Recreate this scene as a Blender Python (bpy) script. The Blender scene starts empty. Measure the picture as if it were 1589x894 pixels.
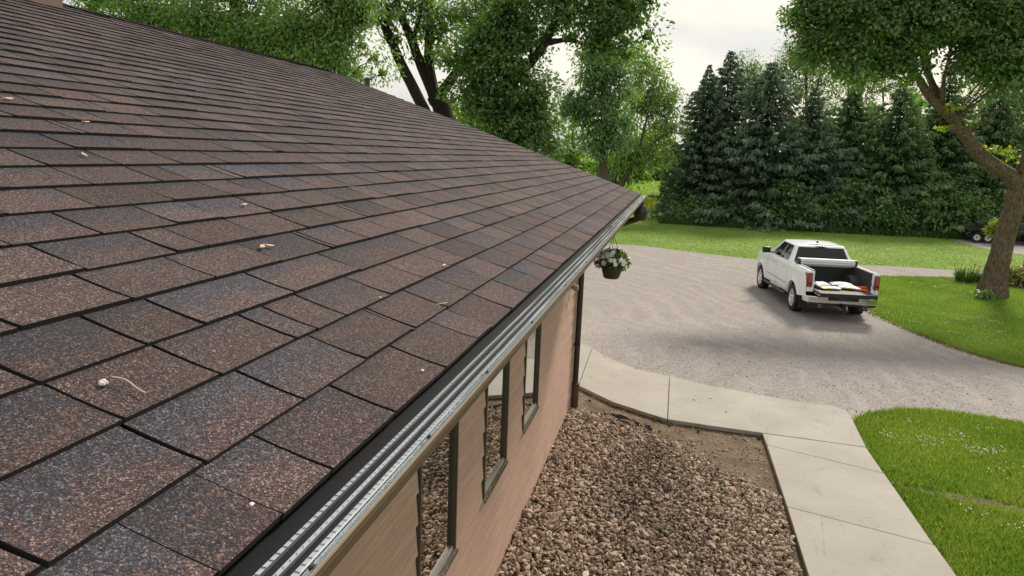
import bpy, bmesh, math, random
import numpy as np
from mathutils import Vector, Matrix

random.seed(7)
RNG = np.random.default_rng(11)
SC = bpy.context.scene
COL = SC.collection

# ------------------------------------------------------------------ camera
FPX, CW, CH = 1100.0, 1589.0, 894.0
YAW, PITCH, ROLL = -0.2212, 0.1893, 0.0389
CAM = np.array([0.4922, 0.0, 3.70])
_f = np.array([math.sin(YAW) * math.cos(PITCH), math.cos(YAW) * math.cos(PITCH), -math.sin(PITCH)])
_r0 = np.array([math.cos(YAW), -math.sin(YAW), 0.0])
_u0 = np.cross(_r0, _f)
_r = math.cos(ROLL) * _r0 + math.sin(ROLL) * _u0
_u = -math.sin(ROLL) * _r0 + math.cos(ROLL) * _u0
cam = bpy.data.cameras.new('camera')
cam.sensor_width = 36.0
cam.lens = FPX / CW * 36.0
cam.clip_start = 0.05
cam.clip_end = 3000.0
camo = bpy.data.objects.new('camera', cam)
COL.objects.link(camo)
camo.matrix_world = Matrix(((_r[0], _u[0], -_f[0], CAM[0]), (_r[1], _u[1], -_f[1], CAM[1]), (_r[2], _u[2], -_f[2], CAM[2]), (0, 0, 0, 1)))
SC.camera = camo

# ------------------------------------------------------------------ sky, sun, exposure
SUN_AZ, SUN_EL = math.radians(19.0), math.radians(39.7)      # azimuth from +Y towards +X
W = bpy.data.worlds.new('World')
SC.world = W
W.use_nodes = True
wn, wl = W.node_tree.nodes, W.node_tree.links
wn.clear()
wo = wn.new('ShaderNodeOutputWorld')
bg = wn.new('ShaderNodeBackground')
sky = wn.new('ShaderNodeTexSky')
sky.sky_type = 'NISHITA'
sky.sun_disc = False
sky.sun_elevation = SUN_EL
sky.sun_rotation = SUN_AZ
sky.dust_density = 3.0
skm = wn.new('ShaderNodeMixRGB'); skm.blend_type = 'MULTIPLY'; skm.inputs[0].default_value = 1.0
skm.inputs[2].default_value = (0.11, 0.11, 0.11, 1)
wl.new(sky.outputs[0], skm.inputs[1])
tc = wn.new('ShaderNodeTexCoord')
mp = wn.new('ShaderNodeMapping'); mp.inputs['Scale'].default_value = (1.2, 1.2, 5.5); mp.inputs['Rotation'].default_value = (0.12, -0.22, 0.4)
wl.new(tc.outputs['Generated'], mp.inputs['Vector'])
nz = wn.new('ShaderNodeTexNoise'); nz.inputs['Scale'].default_value = 1.5; nz.inputs['Detail'].default_value = 5; nz.inputs['Roughness'].default_value = 0.5
wl.new(mp.outputs[0], nz.inputs['Vector'])
cr = wn.new('ShaderNodeValToRGB')
cr.color_ramp.elements[0].position = 0.40; cr.color_ramp.elements[0].color = (0.60, 0.63, 0.67, 1)
cr.color_ramp.elements[1].position = 0.62; cr.color_ramp.elements[1].color = (1.0, 0.93, 0.80, 1)
wl.new(nz.outputs['Fac'], cr.inputs[0])
nz2 = wn.new('ShaderNodeTexNoise'); nz2.inputs['Scale'].default_value = 2.2; nz2.inputs['Detail'].default_value = 4
wl.new(mp.outputs[0], nz2.inputs['Vector'])
mr = wn.new('ShaderNodeMapRange'); mr.inputs[1].default_value = 0.35; mr.inputs[2].default_value = 0.6; mr.inputs[3].default_value = 0.72; mr.inputs[4].default_value = 0.97
wl.new(nz2.outputs['Fac'], mr.inputs[0])
mx = wn.new('ShaderNodeMixRGB')
wl.new(mr.outputs[0], mx.inputs[0]); wl.new(skm.outputs[0], mx.inputs[1]); wl.new(cr.outputs[0], mx.inputs[2])
wl.new(mx.outputs[0], bg.inputs[0])
bg.inputs[1].default_value = 0.60
wl.new(bg.outputs[0], wo.inputs[0])

sd = bpy.data.lights.new('sun', 'SUN')
sd.energy = 2.5
sd.angle = math.radians(11.0)
sd.color = (1.0, 0.91, 0.78)
so = bpy.data.objects.new('sun', sd)
COL.objects.link(so)
sdir = Vector((math.sin(SUN_AZ) * math.cos(SUN_EL), math.cos(SUN_AZ) * math.cos(SUN_EL), math.sin(SUN_EL)))
so.rotation_euler = sdir.to_track_quat('Z', 'Y').to_euler()
so.location = (20, 60, 60)

SC.view_settings.view_transform = 'Standard'
SC.view_settings.look = 'None'
SC.view_settings.gamma = 1.0
SC.view_settings.exposure = 0.90
SC.view_settings.use_curve_mapping = False
SC.render.engine = 'CYCLES'
SC.cycles.use_denoising = True
SC.cycles.max_bounces = 6
SC.cycles.diffuse_bounces = 4
SC.cycles.glossy_bounces = 3
SC.cycles.transmission_bounces = 3
SC.cycles.transparent_max_bounces = 4
SC.cycles.caustics_reflective = False
SC.cycles.caustics_refractive = False
SC.cycles.sample_clamp_indirect = 6.0

# ------------------------------------------------------------------ survey helpers: the camera's rays onto the terrain
def gz(y):
    t = np.clip((y - 12.5) / 6.5, 0, 1)
    return -0.55 * t * t * (3 - 2 * t)
def ray(px, py):
    return _f + (px - CW / 2) / FPX * _r + (CH / 2 - py) / FPX * _u
def at(px, py, Y):
    d = ray(px, py)
    return CAM + d * (Y / d[1])
def gp(px, py):
    d = ray(px, py); t = CAM[2] / -d[2]
    for _ in range(60):
        X = CAM + t * d
        t += (X[2] - gz(X[1])) / -d[2] * .8
    return CAM + t * d

# ------------------------------------------------------------------ node helpers
def newmat(name):
    m = bpy.data.materials.new(name); m.use_nodes = True
    m.node_tree.nodes.clear()
    return m, m.node_tree.nodes, m.node_tree.links
class NT:
    def __init__(s, name):
        s.m, s.n, s.l = newmat(name)
        s.out = s.n.new('ShaderNodeOutputMaterial')
    def node(s, t, ins=None, **kw):
        x = s.n.new(t)
        for k, v in kw.items(): setattr(x, k, v)
        for k, v in (ins or {}).items():
            if hasattr(v, 'links') or isinstance(v, bpy.types.NodeSocket): s.l.new(v, x.inputs[k])
            else: x.inputs[k].default_value = v
        return x
    def pos(s, scale=(1, 1, 1), rot=(0, 0, 0)):
        g = s.node('ShaderNodeNewGeometry')
        return s.node('ShaderNodeMapping', {'Vector': g.outputs['Position'], 'Scale': scale, 'Rotation': rot}).outputs[0]
    def objc(s, scale=(1, 1, 1)):
        g = s.node('ShaderNodeTexCoord')
        return s.node('ShaderNodeMapping', {'Vector': g.outputs['Object'], 'Scale': scale}).outputs[0]
    def noise(s, vec, scale, detail=4, rough=.55, dist=0):
        return s.node('ShaderNodeTexNoise', {'Vector': vec, 'Scale': scale, 'Detail': detail, 'Roughness': rough, 'Distortion': dist}).outputs['Fac']
    def voro(s, vec, scale, out='Color', feature='F1'):
        return s.node('ShaderNodeTexVoronoi', {'Vector': vec, 'Scale': scale}, feature=feature).outputs[out]
    def ramp(s, fac, stops, interp='LINEAR'):
        r = s.node('ShaderNodeValToRGB', {0: fac}); e = r.color_ramp.elements
        r.color_ramp.interpolation = interp
        while len(e) > 1: e.remove(e[-1])
        e[0].position = stops[0][0]; e[0].color = (*stops[0][1], 1)
        for p, c in stops[1:]:
            q = e.new(p); q.color = (*c, 1)
        return r.outputs[0]
    def mix(s, fac, a, b, mode='MIX'):
        x = s.node('ShaderNodeMixRGB', blend_type=mode)
        for i, v in ((0, fac), (1, a), (2, b)):
            if isinstance(v, bpy.types.NodeSocket): s.l.new(v, x.inputs[i])
            elif i == 0: x.inputs[0].default_value = v
            else: x.inputs[i].default_value = (*v, 1)
        return x.outputs[0]
    def math(s, op, a, b=0.0, clamp=False):
        x = s.node('ShaderNodeMath', operation=op, use_clamp=clamp)
        for i, v in ((0, a), (1, b)):
            if isinstance(v, bpy.types.NodeSocket): s.l.new(v, x.inputs[i])
            else: x.inputs[i].default_value = v
        return x.outputs[0]
    def mrange(s, v, a, b, c, d):
        return s.node('ShaderNodeMapRange', {0: v, 1: a, 2: b, 3: c, 4: d}).outputs[0]
    def attr(s, name):
        a = s.node('ShaderNodeAttribute', attribute_name=name)
        return a
    def sep(s, col):
        return s.node('ShaderNodeSeparateColor', {0: col}).outputs
    def bump(s, h, strength=.5, dist=.01):
        return s.node('ShaderNodeBump', {'Height': h, 'Strength': strength, 'Distance': dist}).outputs[0]
    def bsdf(s, col, rough=.6, normal=None, **kw):
        p = s.node('ShaderNodeBsdfPrincipled')
        for k, v in (('Base Color', col), ('Roughness', rough)):
            if isinstance(v, bpy.types.NodeSocket): s.l.new(v, p.inputs[k])
            elif k == 'Base Color': p.inputs[k].default_value = (*v, 1)
            else: p.inputs[k].default_value = v
        if normal is not None: s.l.new(normal, p.inputs['Normal'])
        for k, v in kw.items():
            k = k.replace('_', ' ')
            if isinstance(v, bpy.types.NodeSocket): s.l.new(v, p.inputs[k])
            else: p.inputs[k].default_value = v
        s.l.new(p.outputs[0], s.out.inputs[0])
        return s.m
def plain(name, col, rough=.6, var=.12, nscale=30, **kw):
    t = NT(name)
    n = t.noise(t.pos(), nscale, 4)
    c = t.mix(n, tuple(v * (1 - var) for v in col), tuple(min(1, v * (1 + var)) for v in col))
    return t.bsdf(c, rough, **kw)

# ------------------------------------------------------------------ mesh helpers
def tag(o, label=None, cat=None, group=None, kind=None):
    for k, v in (('label', label), ('category', cat), ('group', group), ('kind', kind)):
        if v: o[k] = v
    return o
def empty(name, loc=(0, 0, 0), rz=0.0, scale=1.0):
    o = bpy.data.objects.new(name, None); COL.objects.link(o)
    o.location = loc; o.rotation_euler = (0, 0, rz); o.scale = (scale,) * 3
    o.empty_display_size = .2
    return o
def link(name, me, mat=None, parent=None, smooth=False):
    o = bpy.data.objects.new(name, me); COL.objects.link(o)
    if mat is not None and not me.materials: me.materials.append(mat)
    if parent is not None: o.parent = parent
    if smooth:
        me.polygons.foreach_set('use_smooth', [True] * len(me.polygons))
    return o
def npmesh(name, V, F, rnd=None, uv=None):
    """V (n,3), F (m,k) all faces of k corners; rnd (n,3) per-point colour; uv (n,2)"""
    me = bpy.data.meshes.new(name)
    V = np.asarray(V, np.float32); F = np.asarray(F, np.int32)
    me.vertices.add(len(V)); me.vertices.foreach_set('co', V.ravel())
    k = F.shape[1]
    me.loops.add(F.size); me.loops.foreach_set('vertex_index', F.ravel())
    me.polygons.add(len(F)); me.polygons.foreach_set('loop_start', np.arange(0, F.size, k, dtype=np.int32))
    if rnd is not None:
        a = me.attributes.new('rnd', 'FLOAT_COLOR', 'POINT')
        a.data.foreach_set('color', np.concatenate([np.asarray(rnd, np.float32), np.ones((len(V), 1), np.float32)], 1).ravel())
    if uv is not None:
        u = me.uv_layers.new(name='uv')
        u.data.foreach_set('uv', np.asarray(uv, np.float32)[F.ravel()].ravel())
    me.polygons.foreach_set('use_smooth', np.zeros(len(F), bool))
    me.update(calc_edges=True)
    return me
class MB:
    def __init__(s): s.v = []; s.f = []
    def add(s, V, F):
        b = len(s.v); s.v += [tuple(map(float, p)) for p in V]; s.f += [tuple(b + i for i in q) for q in F]
        return s
    def box(s, a, b):
        (x0, y0, z0), (x1, y1, z1) = a, b
        return s.add([(x0, y0, z0), (x1, y0, z0), (x1, y1, z0), (x0, y1, z0), (x0, y0, z1), (x1, y0, z1), (x1, y1, z1), (x0, y1, z1)],
                     [(0, 3, 2, 1), (4, 5, 6, 7), (0, 1, 5, 4), (1, 2, 6, 5), (2, 3, 7, 6), (3, 0, 4, 7)])
    def bbox(s, a, b, r=.01):
        """box with chamfered edges"""
        (x0, y0, z0), (x1, y1, z1) = a, b
        bm = bmesh.new(); bmesh.ops.create_cube(bm, size=1)
        for v in bm.verts: v.co = Vector(((x0 + x1) / 2 + v.co.x * (x1 - x0), (y0 + y1) / 2 + v.co.y * (y1 - y0), (z0 + z1) / 2 + v.co.z * (z1 - z0)))
        bmesh.ops.bevel(bm, geom=bm.edges[:] + bm.verts[:], offset=r, segments=2, affect='EDGES', profile=.5)
        bm.verts.index_update()
        s.add([v.co for v in bm.verts], [[v.index for v in f.verts] for f in bm.faces]); bm.free()
        return s
    def prism(s, pts, axis, a, b):
        """closed 2D outline extruded along axis from a to b"""
        n = len(pts)
        def p3(p, t): return {0: (t, p[0], p[1]), 1: (p[0], t, p[1]), 2: (p[0], p[1], t)}[axis]
        V = [p3(p, a) for p in pts] + [p3(p, b) for p in pts]
        F = [(i, (i + 1) % n, n + (i + 1) % n, n + i) for i in range(n)] + [tuple(range(n))[::-1], tuple(range(n, 2 * n))]
        return s.add(V, F)
    def sheet(s, pts, axis, a, b, n=1):
        """open 2D polyline extruded along axis"""
        k = len(pts)
        def p3(p, t): return {0: (t, p[0], p[1]), 1: (p[0], t, p[1]), 2: (p[0], p[1], t)}[axis]
        V = []; F = []
        for j in range(n + 1):
            V += [p3(p, a + (b - a) * j / n) for p in pts]
        for j in range(n):
            for i in range(k - 1): F.append((j * k + i, j * k + i + 1, (j + 1) * k + i + 1, (j + 1) * k + i))
        return s.add(V, F)
    def tube(s, path, rad, sides=8, cap=True, wob=0.0, ridge=0.0):
        path = [Vector(p) for p in path]
        if not hasattr(rad, '__len__'): rad = [rad] * len(path)
        V = []; F = []
        t0 = (path[1] - path[0]).normalized()
        ref = Vector((1, 0, 0)) if abs(t0.x) < .8 else Vector((0, 1, 0))
        col = [random.random() - .5 for _ in range(sides)]
        for i, p in enumerate(path):
            if ridge: col = [q * .82 + (random.random() - .5) * .4 for q in col]
            t = (path[min(i + 1, len(path) - 1)] - path[max(i - 1, 0)]).normalized()
            a = (ref - t * ref.dot(t)).normalized(); b = t.cross(a); ref = a
            for j in range(sides):
                w = 2 * math.pi * j / sides
                r = rad[i] * (1 + wob * (random.random() - .5) + ridge * col[j])
                V.append(p + (a * math.cos(w) + b * math.sin(w)) * r)
        for i in range(len(path) - 1):
            for j in range(sides):
                F.append((i * sides + j, i * sides + (j + 1) % sides, (i + 1) * sides + (j + 1) % sides, (i + 1) * sides + j))
        if cap:
            F.append(tuple(range(sides))[::-1]); F.append(tuple((len(path) - 1) * sides + j for j in range(sides)))
        return s.add(V, F)
    def lathe(s, prof, c, axis=2, sides=16, cap=True):
        """prof: list of (r, h) about axis through c"""
        V = []; F = []
        for r, h in prof:
            for j in range(sides):
                w = 2 * math.pi * j / sides; p = [r * math.cos(w), r * math.sin(w)]
                q = {2: (p[0], p[1], h), 0: (h, p[0], p[1]), 1: (p[0], h, p[1])}[axis]
                V.append((c[0] + q[0], c[1] + q[1], c[2] + q[2]))
        for i in range(len(prof) - 1):
            for j in range(sides):
                F.append((i * sides + j, i * sides + (j + 1) % sides, (i + 1) * sides + (j + 1) % sides, (i + 1) * sides + j))
        if cap: F.append(tuple(range(sides))[::-1]); F.append(tuple((len(prof) - 1) * sides + j for j in range(sides)))
        return s.add(V, F)
    def build(s, name, mat, parent=None, smooth=False):
        me = bpy.data.meshes.new(name); me.from_pydata(s.v, [], s.f)
        bm = bmesh.new(); bm.from_mesh(me); bmesh.ops.recalc_face_normals(bm, faces=bm.faces[:]); bm.to_mesh(me); bm.free()
        o = link(name, me, mat, parent, False)
        if smooth:
            me.polygons.foreach_set('use_smooth', [True] * len(me.polygons))
            try: me.set_sharp_from_angle(angle=math.radians(38))
            except Exception: pass
        return o
def smooth_path(pts, n=4):
    """Catmull-Rom through 3D (or 4D) points"""
    P = [np.asarray(p, float) for p in pts]; P = [2 * P[0] - P[1]] + P + [2 * P[-1] - P[-2]]
    out = []
    for i in range(1, len(P) - 2):
        for k in range(n):
            t = k / n
            out.append(.5 * ((2 * P[i]) + (-P[i - 1] + P[i + 1]) * t + (2 * P[i - 1] - 5 * P[i] + 4 * P[i + 1] - P[i + 2]) * t * t + (-P[i - 1] + 3 * P[i] - 3 * P[i + 1] + P[i + 2]) * t ** 3))
    out.append(P[-2])
    return out
def inside(poly, X, Y):
    poly = np.asarray(poly); r = np.zeros(X.shape, bool); n = len(poly); j = n - 1
    for i in range(n):
        xi, yi = poly[i]; xj, yj = poly[j]
        c = ((yi > Y) != (yj > Y)) & (X < (xj - xi) * (Y - yi) / (yj - yi + 1e-12) + xi)
        r ^= c; j = i
    return r
def ground_sheet(name, outline, off, mat, kind='structure', skirt=0.0, parent=None):
    """flat-lying sheet following the terrain, off metres above it"""
    bm = bmesh.new()
    vs = [bm.verts.new((p[0], p[1], 0)) for p in outline]
    bm.faces.new(vs); bm.normal_update()
    bmesh.ops.triangulate(bm, faces=bm.faces[:])
    y0 = min(p[1] for p in outline); y1 = max(p[1] for p in outline)
    for y in np.arange(12.5, 19.3, .5):
        if y0 < y < y1:
            bmesh.ops.bisect_plane(bm, geom=bm.verts[:] + bm.edges[:] + bm.faces[:], plane_co=(0, y, 0), plane_no=(0, 1, 0))
    for v in bm.verts: v.co.z = float(gz(v.co.y)) + off
    bmesh.ops.recalc_face_normals(bm, faces=bm.faces[:])
    if bm.faces and sum(f.normal.z for f in bm.faces) < 0: bmesh.ops.reverse_faces(bm, faces=bm.faces[:])
    if skirt:
        r = bmesh.ops.extrude_face_region(bm, geom=bm.faces[:])
        for g in r['geom']:
            if isinstance(g, bmesh.types.BMVert): g.co.z += 0
        top = {g for g in r['geom'] if isinstance(g, bmesh.types.BMVert)}
        for v in bm.verts:
            if v not in top: v.co.z -= skirt
        bmesh.ops.recalc_face_normals(bm, faces=bm.faces[:])
    me = bpy.data.meshes.new(name); bm.to_mesh(me); bm.free()
    o = link(name, me, mat, parent)
    if kind: o['kind'] = kind
    return o
def densify(pts, step, jit=0.0, closed=True):
    out = []; n = len(pts)
    for i in range(n if closed else n - 1):
        a = np.array(pts[i][:2], float); b = np.array(pts[(i + 1) % n][:2], float)
        k = max(1, int(np.hypot(*(b - a)) / step))
        for j in range(k):
            p = a + (b - a) * j / k
            if jit and j: p = p + RNG.normal(0, jit, 2)
            out.append(tuple(p))
    if not closed: out.append(tuple(pts[-1][:2]))
    return out

# ------------------------------------------------------------------ materials
def leaf_mat(name, dark, light, tip=None, trans=.4, gloss=.06):
    t = NT(name)
    a = t.sep(t.attr('rnd').outputs['Color'])
    c = t.mix(a[0], dark, light)
    if tip: c = t.mix(a[1], c, tip)
    d = t.node('ShaderNodeBsdfDiffuse', {'Color': c})
    tcol = t.mix(1.0, c, (1.35, 1.5, .75), 'MULTIPLY')
    tr = t.node('ShaderNodeBsdfTranslucent', {'Color': tcol})
    m = t.node('ShaderNodeMixShader', {0: trans, 1: d.outputs[0], 2: tr.outputs[0]})
    g = t.node('ShaderNodeBsdfGlossy', {'Roughness': .45, 'Color': (1, 1, 1, 1)})
    m2 = t.node('ShaderNodeMixShader', {0: gloss, 1: m.outputs[0], 2: g.outputs[0]})
    t.l.new(m2.outputs[0], t.out.inputs[0])
    return t.m
def rnd_mat(name, stops, rough=.9, bump=None):
    t = NT(name)
    a = t.sep(t.attr('rnd').outputs['Color'])
    c = t.ramp(a[0], stops)
    n = t.noise(t.pos(), 90, 3)
    c = t.mix(t.mrange(n, .3, .7, 0, .45), c, tuple(v * .45 for v in stops[len(stops) // 2][1]))
    return t.bsdf(c, rough)
def shingle_mat():
    t = NT('shingle_granules')
    uvn = t.node('ShaderNodeUVMap', uv_map='uv').outputs[0]
    sp = t.node('ShaderNodeSeparateXYZ', {0: uvn}).outputs
    r = t.sep(t.attr('rnd').outputs['Color'])
    p = t.pos()
    g = t.sep(t.voro(p, 540))[0]
    g2 = t.sep(t.voro(p, 300))[1]
    gg = t.math('ADD', t.math('MULTIPLY', g, .62), t.math('MULTIPLY', g2, .38))
    brown = t.ramp(gg, [(0.10, (.010, .008, .008)), (.36, (.034, .0235, .0235)), (.6, (.074, .047, .043)), (.76, (.138, .084, .068)), (.92, (.34, .26, .215))])
    tan = t.ramp(gg, [(0.10, (.013, .010, .010)), (.36, (.044, .029, .027)), (.6, (.094, .059, .050)), (.76, (.168, .102, .078)), (.92, (.37, .28, .225))])
    grey = t.ramp(gg, [(0.10, (.009, .009, .011)), (.4, (.027, .026, .033)), (.68, (.056, .053, .062)), (.92, (.20, .19, .19))])
    # colour blends drawn into the granules at the factory: streaks across the tab
    ns = t.noise(t.pos((9, 5, 9)), 1.0, 5, .6)
    base = t.mix(t.mrange(t.math('ADD', ns, t.math('MULTIPLY', r[1], .5)), .5, .95, 0, 1), brown, tan)
    n1 = t.noise(t.pos((7, 3.5, 7)), 1.6, 4, .6)
    th = t.math('ADD', t.math('MULTIPLY', n1, 1.35), t.math('MULTIPLY', r[0], .85))
    dn = t.math('MULTIPLY', t.math('SUBTRACT', t.sep(t.voro(p, 170))[2], .5), .45)
    dn = t.math('ADD', dn, t.math('MULTIPLY', t.math('SUBTRACT', t.noise(p, 45, 4, .7), .5), .9))
    gm = t.mrange(t.math('ADD', t.math('SUBTRACT', t.math('ADD', sp[1], .40), th), dn), -.02, .10, 0, .86)
    c = t.mix(gm, base, grey)
    tone = t.mrange(r[2], 0, 1, .62, 1.06)
    tc2 = t.node('ShaderNodeCombineXYZ', {0: t.math('MULTIPLY', tone, .97), 1: tone, 2: t.math('MULTIPLY', tone, 1.12)}).outputs[0]
    c = t.mix(1.0, c, tc2, 'MULTIPLY')
    # weathering: worn lichen-grey drift over the roof
    wn_ = t.noise(p, .9, 3)
    c = t.mix(t.mrange(wn_, .35, .75, 0, .16), c, (.12, .095, .085))
    h = t.math('ADD', gg, t.math('MULTIPLY', n1, .4))
    return t.bsdf(c, .92, t.bump(h, .55, .003), Specular_IOR_Level=.25)
M = {}
M['shingle'] = shingle_mat()
M['cut'] = plain('cut_asphalt', (.013, .011, .009), .95, .4, 200)
M['deck'] = plain('asphalt_felt', (.016, .014, .013), .95)
M['aluminium'] = NT('mill_aluminium')
t = M['aluminium']; n = t.noise(t.pos((30, .8, 30)), 3, 4)
M['aluminium'] = t.bsdf(t.mix(n, (.60, .63, .65), (.78, .80, .81)), t.mrange(n, .3, .7, .22, .36), Metallic=1.0)
t = NT('dull_aluminium'); n = t.noise(t.pos((30, .8, 30)), 3, 4); M['dull'] = t.bsdf(t.mix(n, (.17, .205, .225), (.27, .305, .325)), .42, Metallic=.55)
M['guard_screen'] = plain('black_guard_screen', (.010, .0105, .012), .8, .6, 500, Specular_IOR_Level=.15)
M['gutter'] = plain('gutter_brown_paint', (.100, .062, .038), .42, .1, 6)
M['lip'] = plain('gutter_lip_paint', (.27, .20, .145), .35, .1, 6)
M['bronze'] = plain('bronze_window_frame', (.095, .080, .056), .4, .15, 12)
M['sill'] = plain('pale_sill', (.36, .34, .28), .5, .12, 20)
M['downspout'] = plain('dark_brown_downspout', (.030, .019, .015), .38, .2, 8)
M['clay'] = plain('rust_brown_adapter', (.070, .034, .022), .6, .25, 15)
M['trim'] = plain('corner_trim', (.48, .40, .32), .6, .1, 10)
M['soffit'] = plain('soffit_board', (.20, .14, .10), .7, .12, 10)
t = NT('pane_glass'); M['glass'] = t.bsdf((.58, .60, .58), .015, Metallic=1.0)
def siding_mat():
    t = NT('painted_siding')
    n = t.noise(t.pos((20, 2.2, 70)), 1.6, 7, .7)
    n2 = t.noise(t.pos((6, 2.2, 9)), 1.0, 4)
    c = t.mix(n2, (.42, .268, .205), (.51, .340, .268))
    zz = t.node('ShaderNodeSeparateXYZ', {0: t.pos()}).outputs[2]
    fr = t.math('FRACT', t.math('DIVIDE', t.math('SUBTRACT', zz, .04), .195))
    c = t.mix(t.math('MULTIPLY', t.mrange(fr, .0, .09, 1.0, 0), t.mrange(n2, .3, .7, .4, 1)), c, (.55, .42, .33))
    c = t.mix(t.mrange(n, .40, .52, .35, 0), c, (.27, .175, .13))
    c = t.mix(t.mrange(n, .54, .74, 0, .7), c, (.60, .46, .36))
    sp = t.voro(t.pos((30, 14, 30)), 1.0, 'Distance')
    c = t.mix(t.mrange(sp, .0, .055, .8, 0), c, (.60, .56, .50))
    return t.bsdf(c, .72, t.bump(n, .7, .008), Specular_IOR_Level=.35)
M['siding'] = siding_mat()
def concrete_mat():
    t = NT('broom_concrete')
    p = t.pos()
    n = t.noise(p, 1.3, 6, .6); f = t.noise(p, 160, 3); v = t.voro(p, 240)
    c = t.mix(t.mrange(n, .3, .7, 0, 1), (.320, .298, .262), (.410, .385, .345))
    c = t.mix(t.mrange(f, .35, .7, 0, .4), c, (.23, .20, .165))
    st = t.noise(t.pos((2.2, 1.2, 2.2)), 2.0, 7, .75)
    c = t.mix(t.mrange(st, .56, .72, 0, .55), c, (.19, .16, .125))
    ck = t.node('ShaderNodeTexVoronoi', {'Vector': t.pos((.55, .8, 1)), 'Scale': 1.0}, feature='DISTANCE_TO_EDGE').outputs['Distance']
    ckn = t.math('ADD', ck, t.math('MULTIPLY', t.math('SUBTRACT', t.noise(p, 9, 4), .5), .03))
    c = t.mix(t.mrange(ckn, .0, .005, .22, 0), c, (.10, .085, .07))
    sv = t.voro(t.pos((3.1, 3.7, 1)), 1.6, 'Distance')
    c = t.mix(t.mrange(sv, .012, .03, .8, 0), c, (.62, .60, .55))
    return t.bsdf(c, .88, t.bump(f, .35, .004), Specular_IOR_Level=.3)
M['concrete'] = concrete_mat()
def gravel_mat():
    t = NT('crushed_gravel')
    p = t.pos()
    v = t.node('ShaderNodeTexVoronoi', {'Vector': p, 'Scale': 105.0})
    v2 = t.node('ShaderNodeTexVoronoi', {'Vector': p, 'Scale': 46.0})
    g = t.math('ADD', t.math('MULTIPLY', t.sep(v.outputs['Color'])[0], .6), t.math('MULTIPLY', t.sep(v2.outputs['Color'])[0], .4))
    c = t.ramp(g, [(.05, (.15, .133, .124)), (.35, (.25, .226, .211)), (.65, (.33, .302, .283)), (.92, (.52, .485, .455))])
    # wheel tracks swinging round from the house to the road, wander with noise
    sx = t.node('ShaderNodeSeparateXYZ', {0: p}).outputs
    dx = t.math('SUBTRACT', sx[0], -6.0); dy = t.math('SUBTRACT', sx[1], 12.0)
    rr = t.math('SQRT', t.math('ADD', t.math('MULTIPLY', dx, dx), t.math('MULTIPLY', t.math('MULTIPLY', dy, dy), .45)))
    wob = t.noise(t.pos((.25, .25, .25)), 1.0, 3)
    w = t.math('SINE', t.math('MULTIPLY', t.math('ADD', rr, t.math('MULTIPLY', wob, 3.5)), 9.2))
    tr = t.mrange(w, -.2, 1, 0, 1)
    bn = t.noise(t.pos((.5, .35, 1)), 1.0, 5, .65)
    k = t.math('MULTIPLY', tr, t.mrange(bn, .38, .60, 0, .46))
    c = t.mix(k, c, (.42, .385, .355))
    b2 = t.noise(t.pos((1.5, .45, 1), (0, 0, -.5)), 1.1, 6, .68)
    c = t.mix(t.mrange(b2, .50, .72, 0, .20), c, (.16, .138, .128))
    b3 = t.noise(t.pos((1.1, .8, 1)), 2.3, 4, .6)
    c = t.mix(t.mrange(b3, .54, .72, 0, .30), c, (.36, .285, .215))
    sp2 = t.noise(t.pos((1, .55, 1)), 16, 5, .75)
    c = t.mix(t.mrange(sp2, .45, .75, 0, .30), c, (.15, .132, .122))
    sp3 = t.noise(t.pos((1, .6, 1)), 5.0, 6, .75)
    c = t.mix(t.mrange(sp3, .48, .72, 0, .35), c, (.44, .41, .385))
    h = t.math('ADD', v.outputs['Distance'], v2.outputs['Distance'])
    return t.bsdf(c, .95, t.bump(h, .55, .012), Specular_IOR_Level=.2)
M['gravel'] = gravel_mat()
def soil_mat():
    t = NT('dry_soil')
    p = t.pos(); n = t.noise(p, 3.5, 7, .65); f = t.noise(p, 60, 5, .7); v = t.voro(p, 90)
    c = t.ramp(n, [(.32, (.085, .058, .038)), (.5, (.165, .120, .080)), (.68, (.25, .19, .135))])
    c = t.mix(t.mrange(f, .42, .68, 0, .6), c, (.31, .25, .185))
    return t.bsdf(c, .95, t.bump(t.math('ADD', f, n), .9, .03), Specular_IOR_Level=.1)
M['soil'] = soil_mat()
def lawn_mat():
    t = NT('lawn_turf')
    p = t.pos()
    n = t.noise(t.pos((.5, .28, 1)), 1.0, 6, .6); m = t.noise(t.pos((2.6, 1.3, 1)), 1.3, 6, .65); f = t.noise(t.pos((34, 22, 10)), 1.0, 5, .75)
    c = t.ramp(n, [(.3, (.095, .180, .028)), (.5, (.148, .245, .040)), (.7, (.215, .295, .062))])
    c = t.mix(t.mrange(m, .40, .75, 0, .45), c, (.095, .160, .024))
    c = t.mix(t.mrange(f, .4, .75, 0, .5), c, (.19, .28, .055))
    st = t.noise(t.pos((.16, .5, 1), (0, 0, .1)), 1.6, 4, .6)
    c = t.mix(t.mrange(st, .48, .7, 0, .45), c, (.20, .275, .06))
    return t.bsdf(c, .9, t.bump(f, .3, .03), Specular_IOR_Level=.15)
M['lawn'] = lawn_mat()
M['blade'] = leaf_mat('grass_blade', (.100, .185, .022), (.225, .325, .046), (.38, .38, .11), .35, .04)
M['rock'] = rnd_mat('river_rock', [(0, (.060, .054, .042)), (.25, (.175, .138, .100)), (.5, (.38, .275, .198)), (.75, (.52, .40, .30)), (1, (.70, .59, .49))], .85)
M['pebble'] = rnd_mat('loose_gravel', [(0, (.19, .165, .15)), (.5, (.33, .30, .28)), (1, (.58, .55, .51))], .9)
M['petal'] = plain('white_petal', (.80, .80, .76), .6, .08)
M['potclay'] = plain('brown_plastic_pot', (.045, .030, .022), .5, .2)
M['wire'] = plain('black_wire', (.012, .012, .012), .4)
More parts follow.
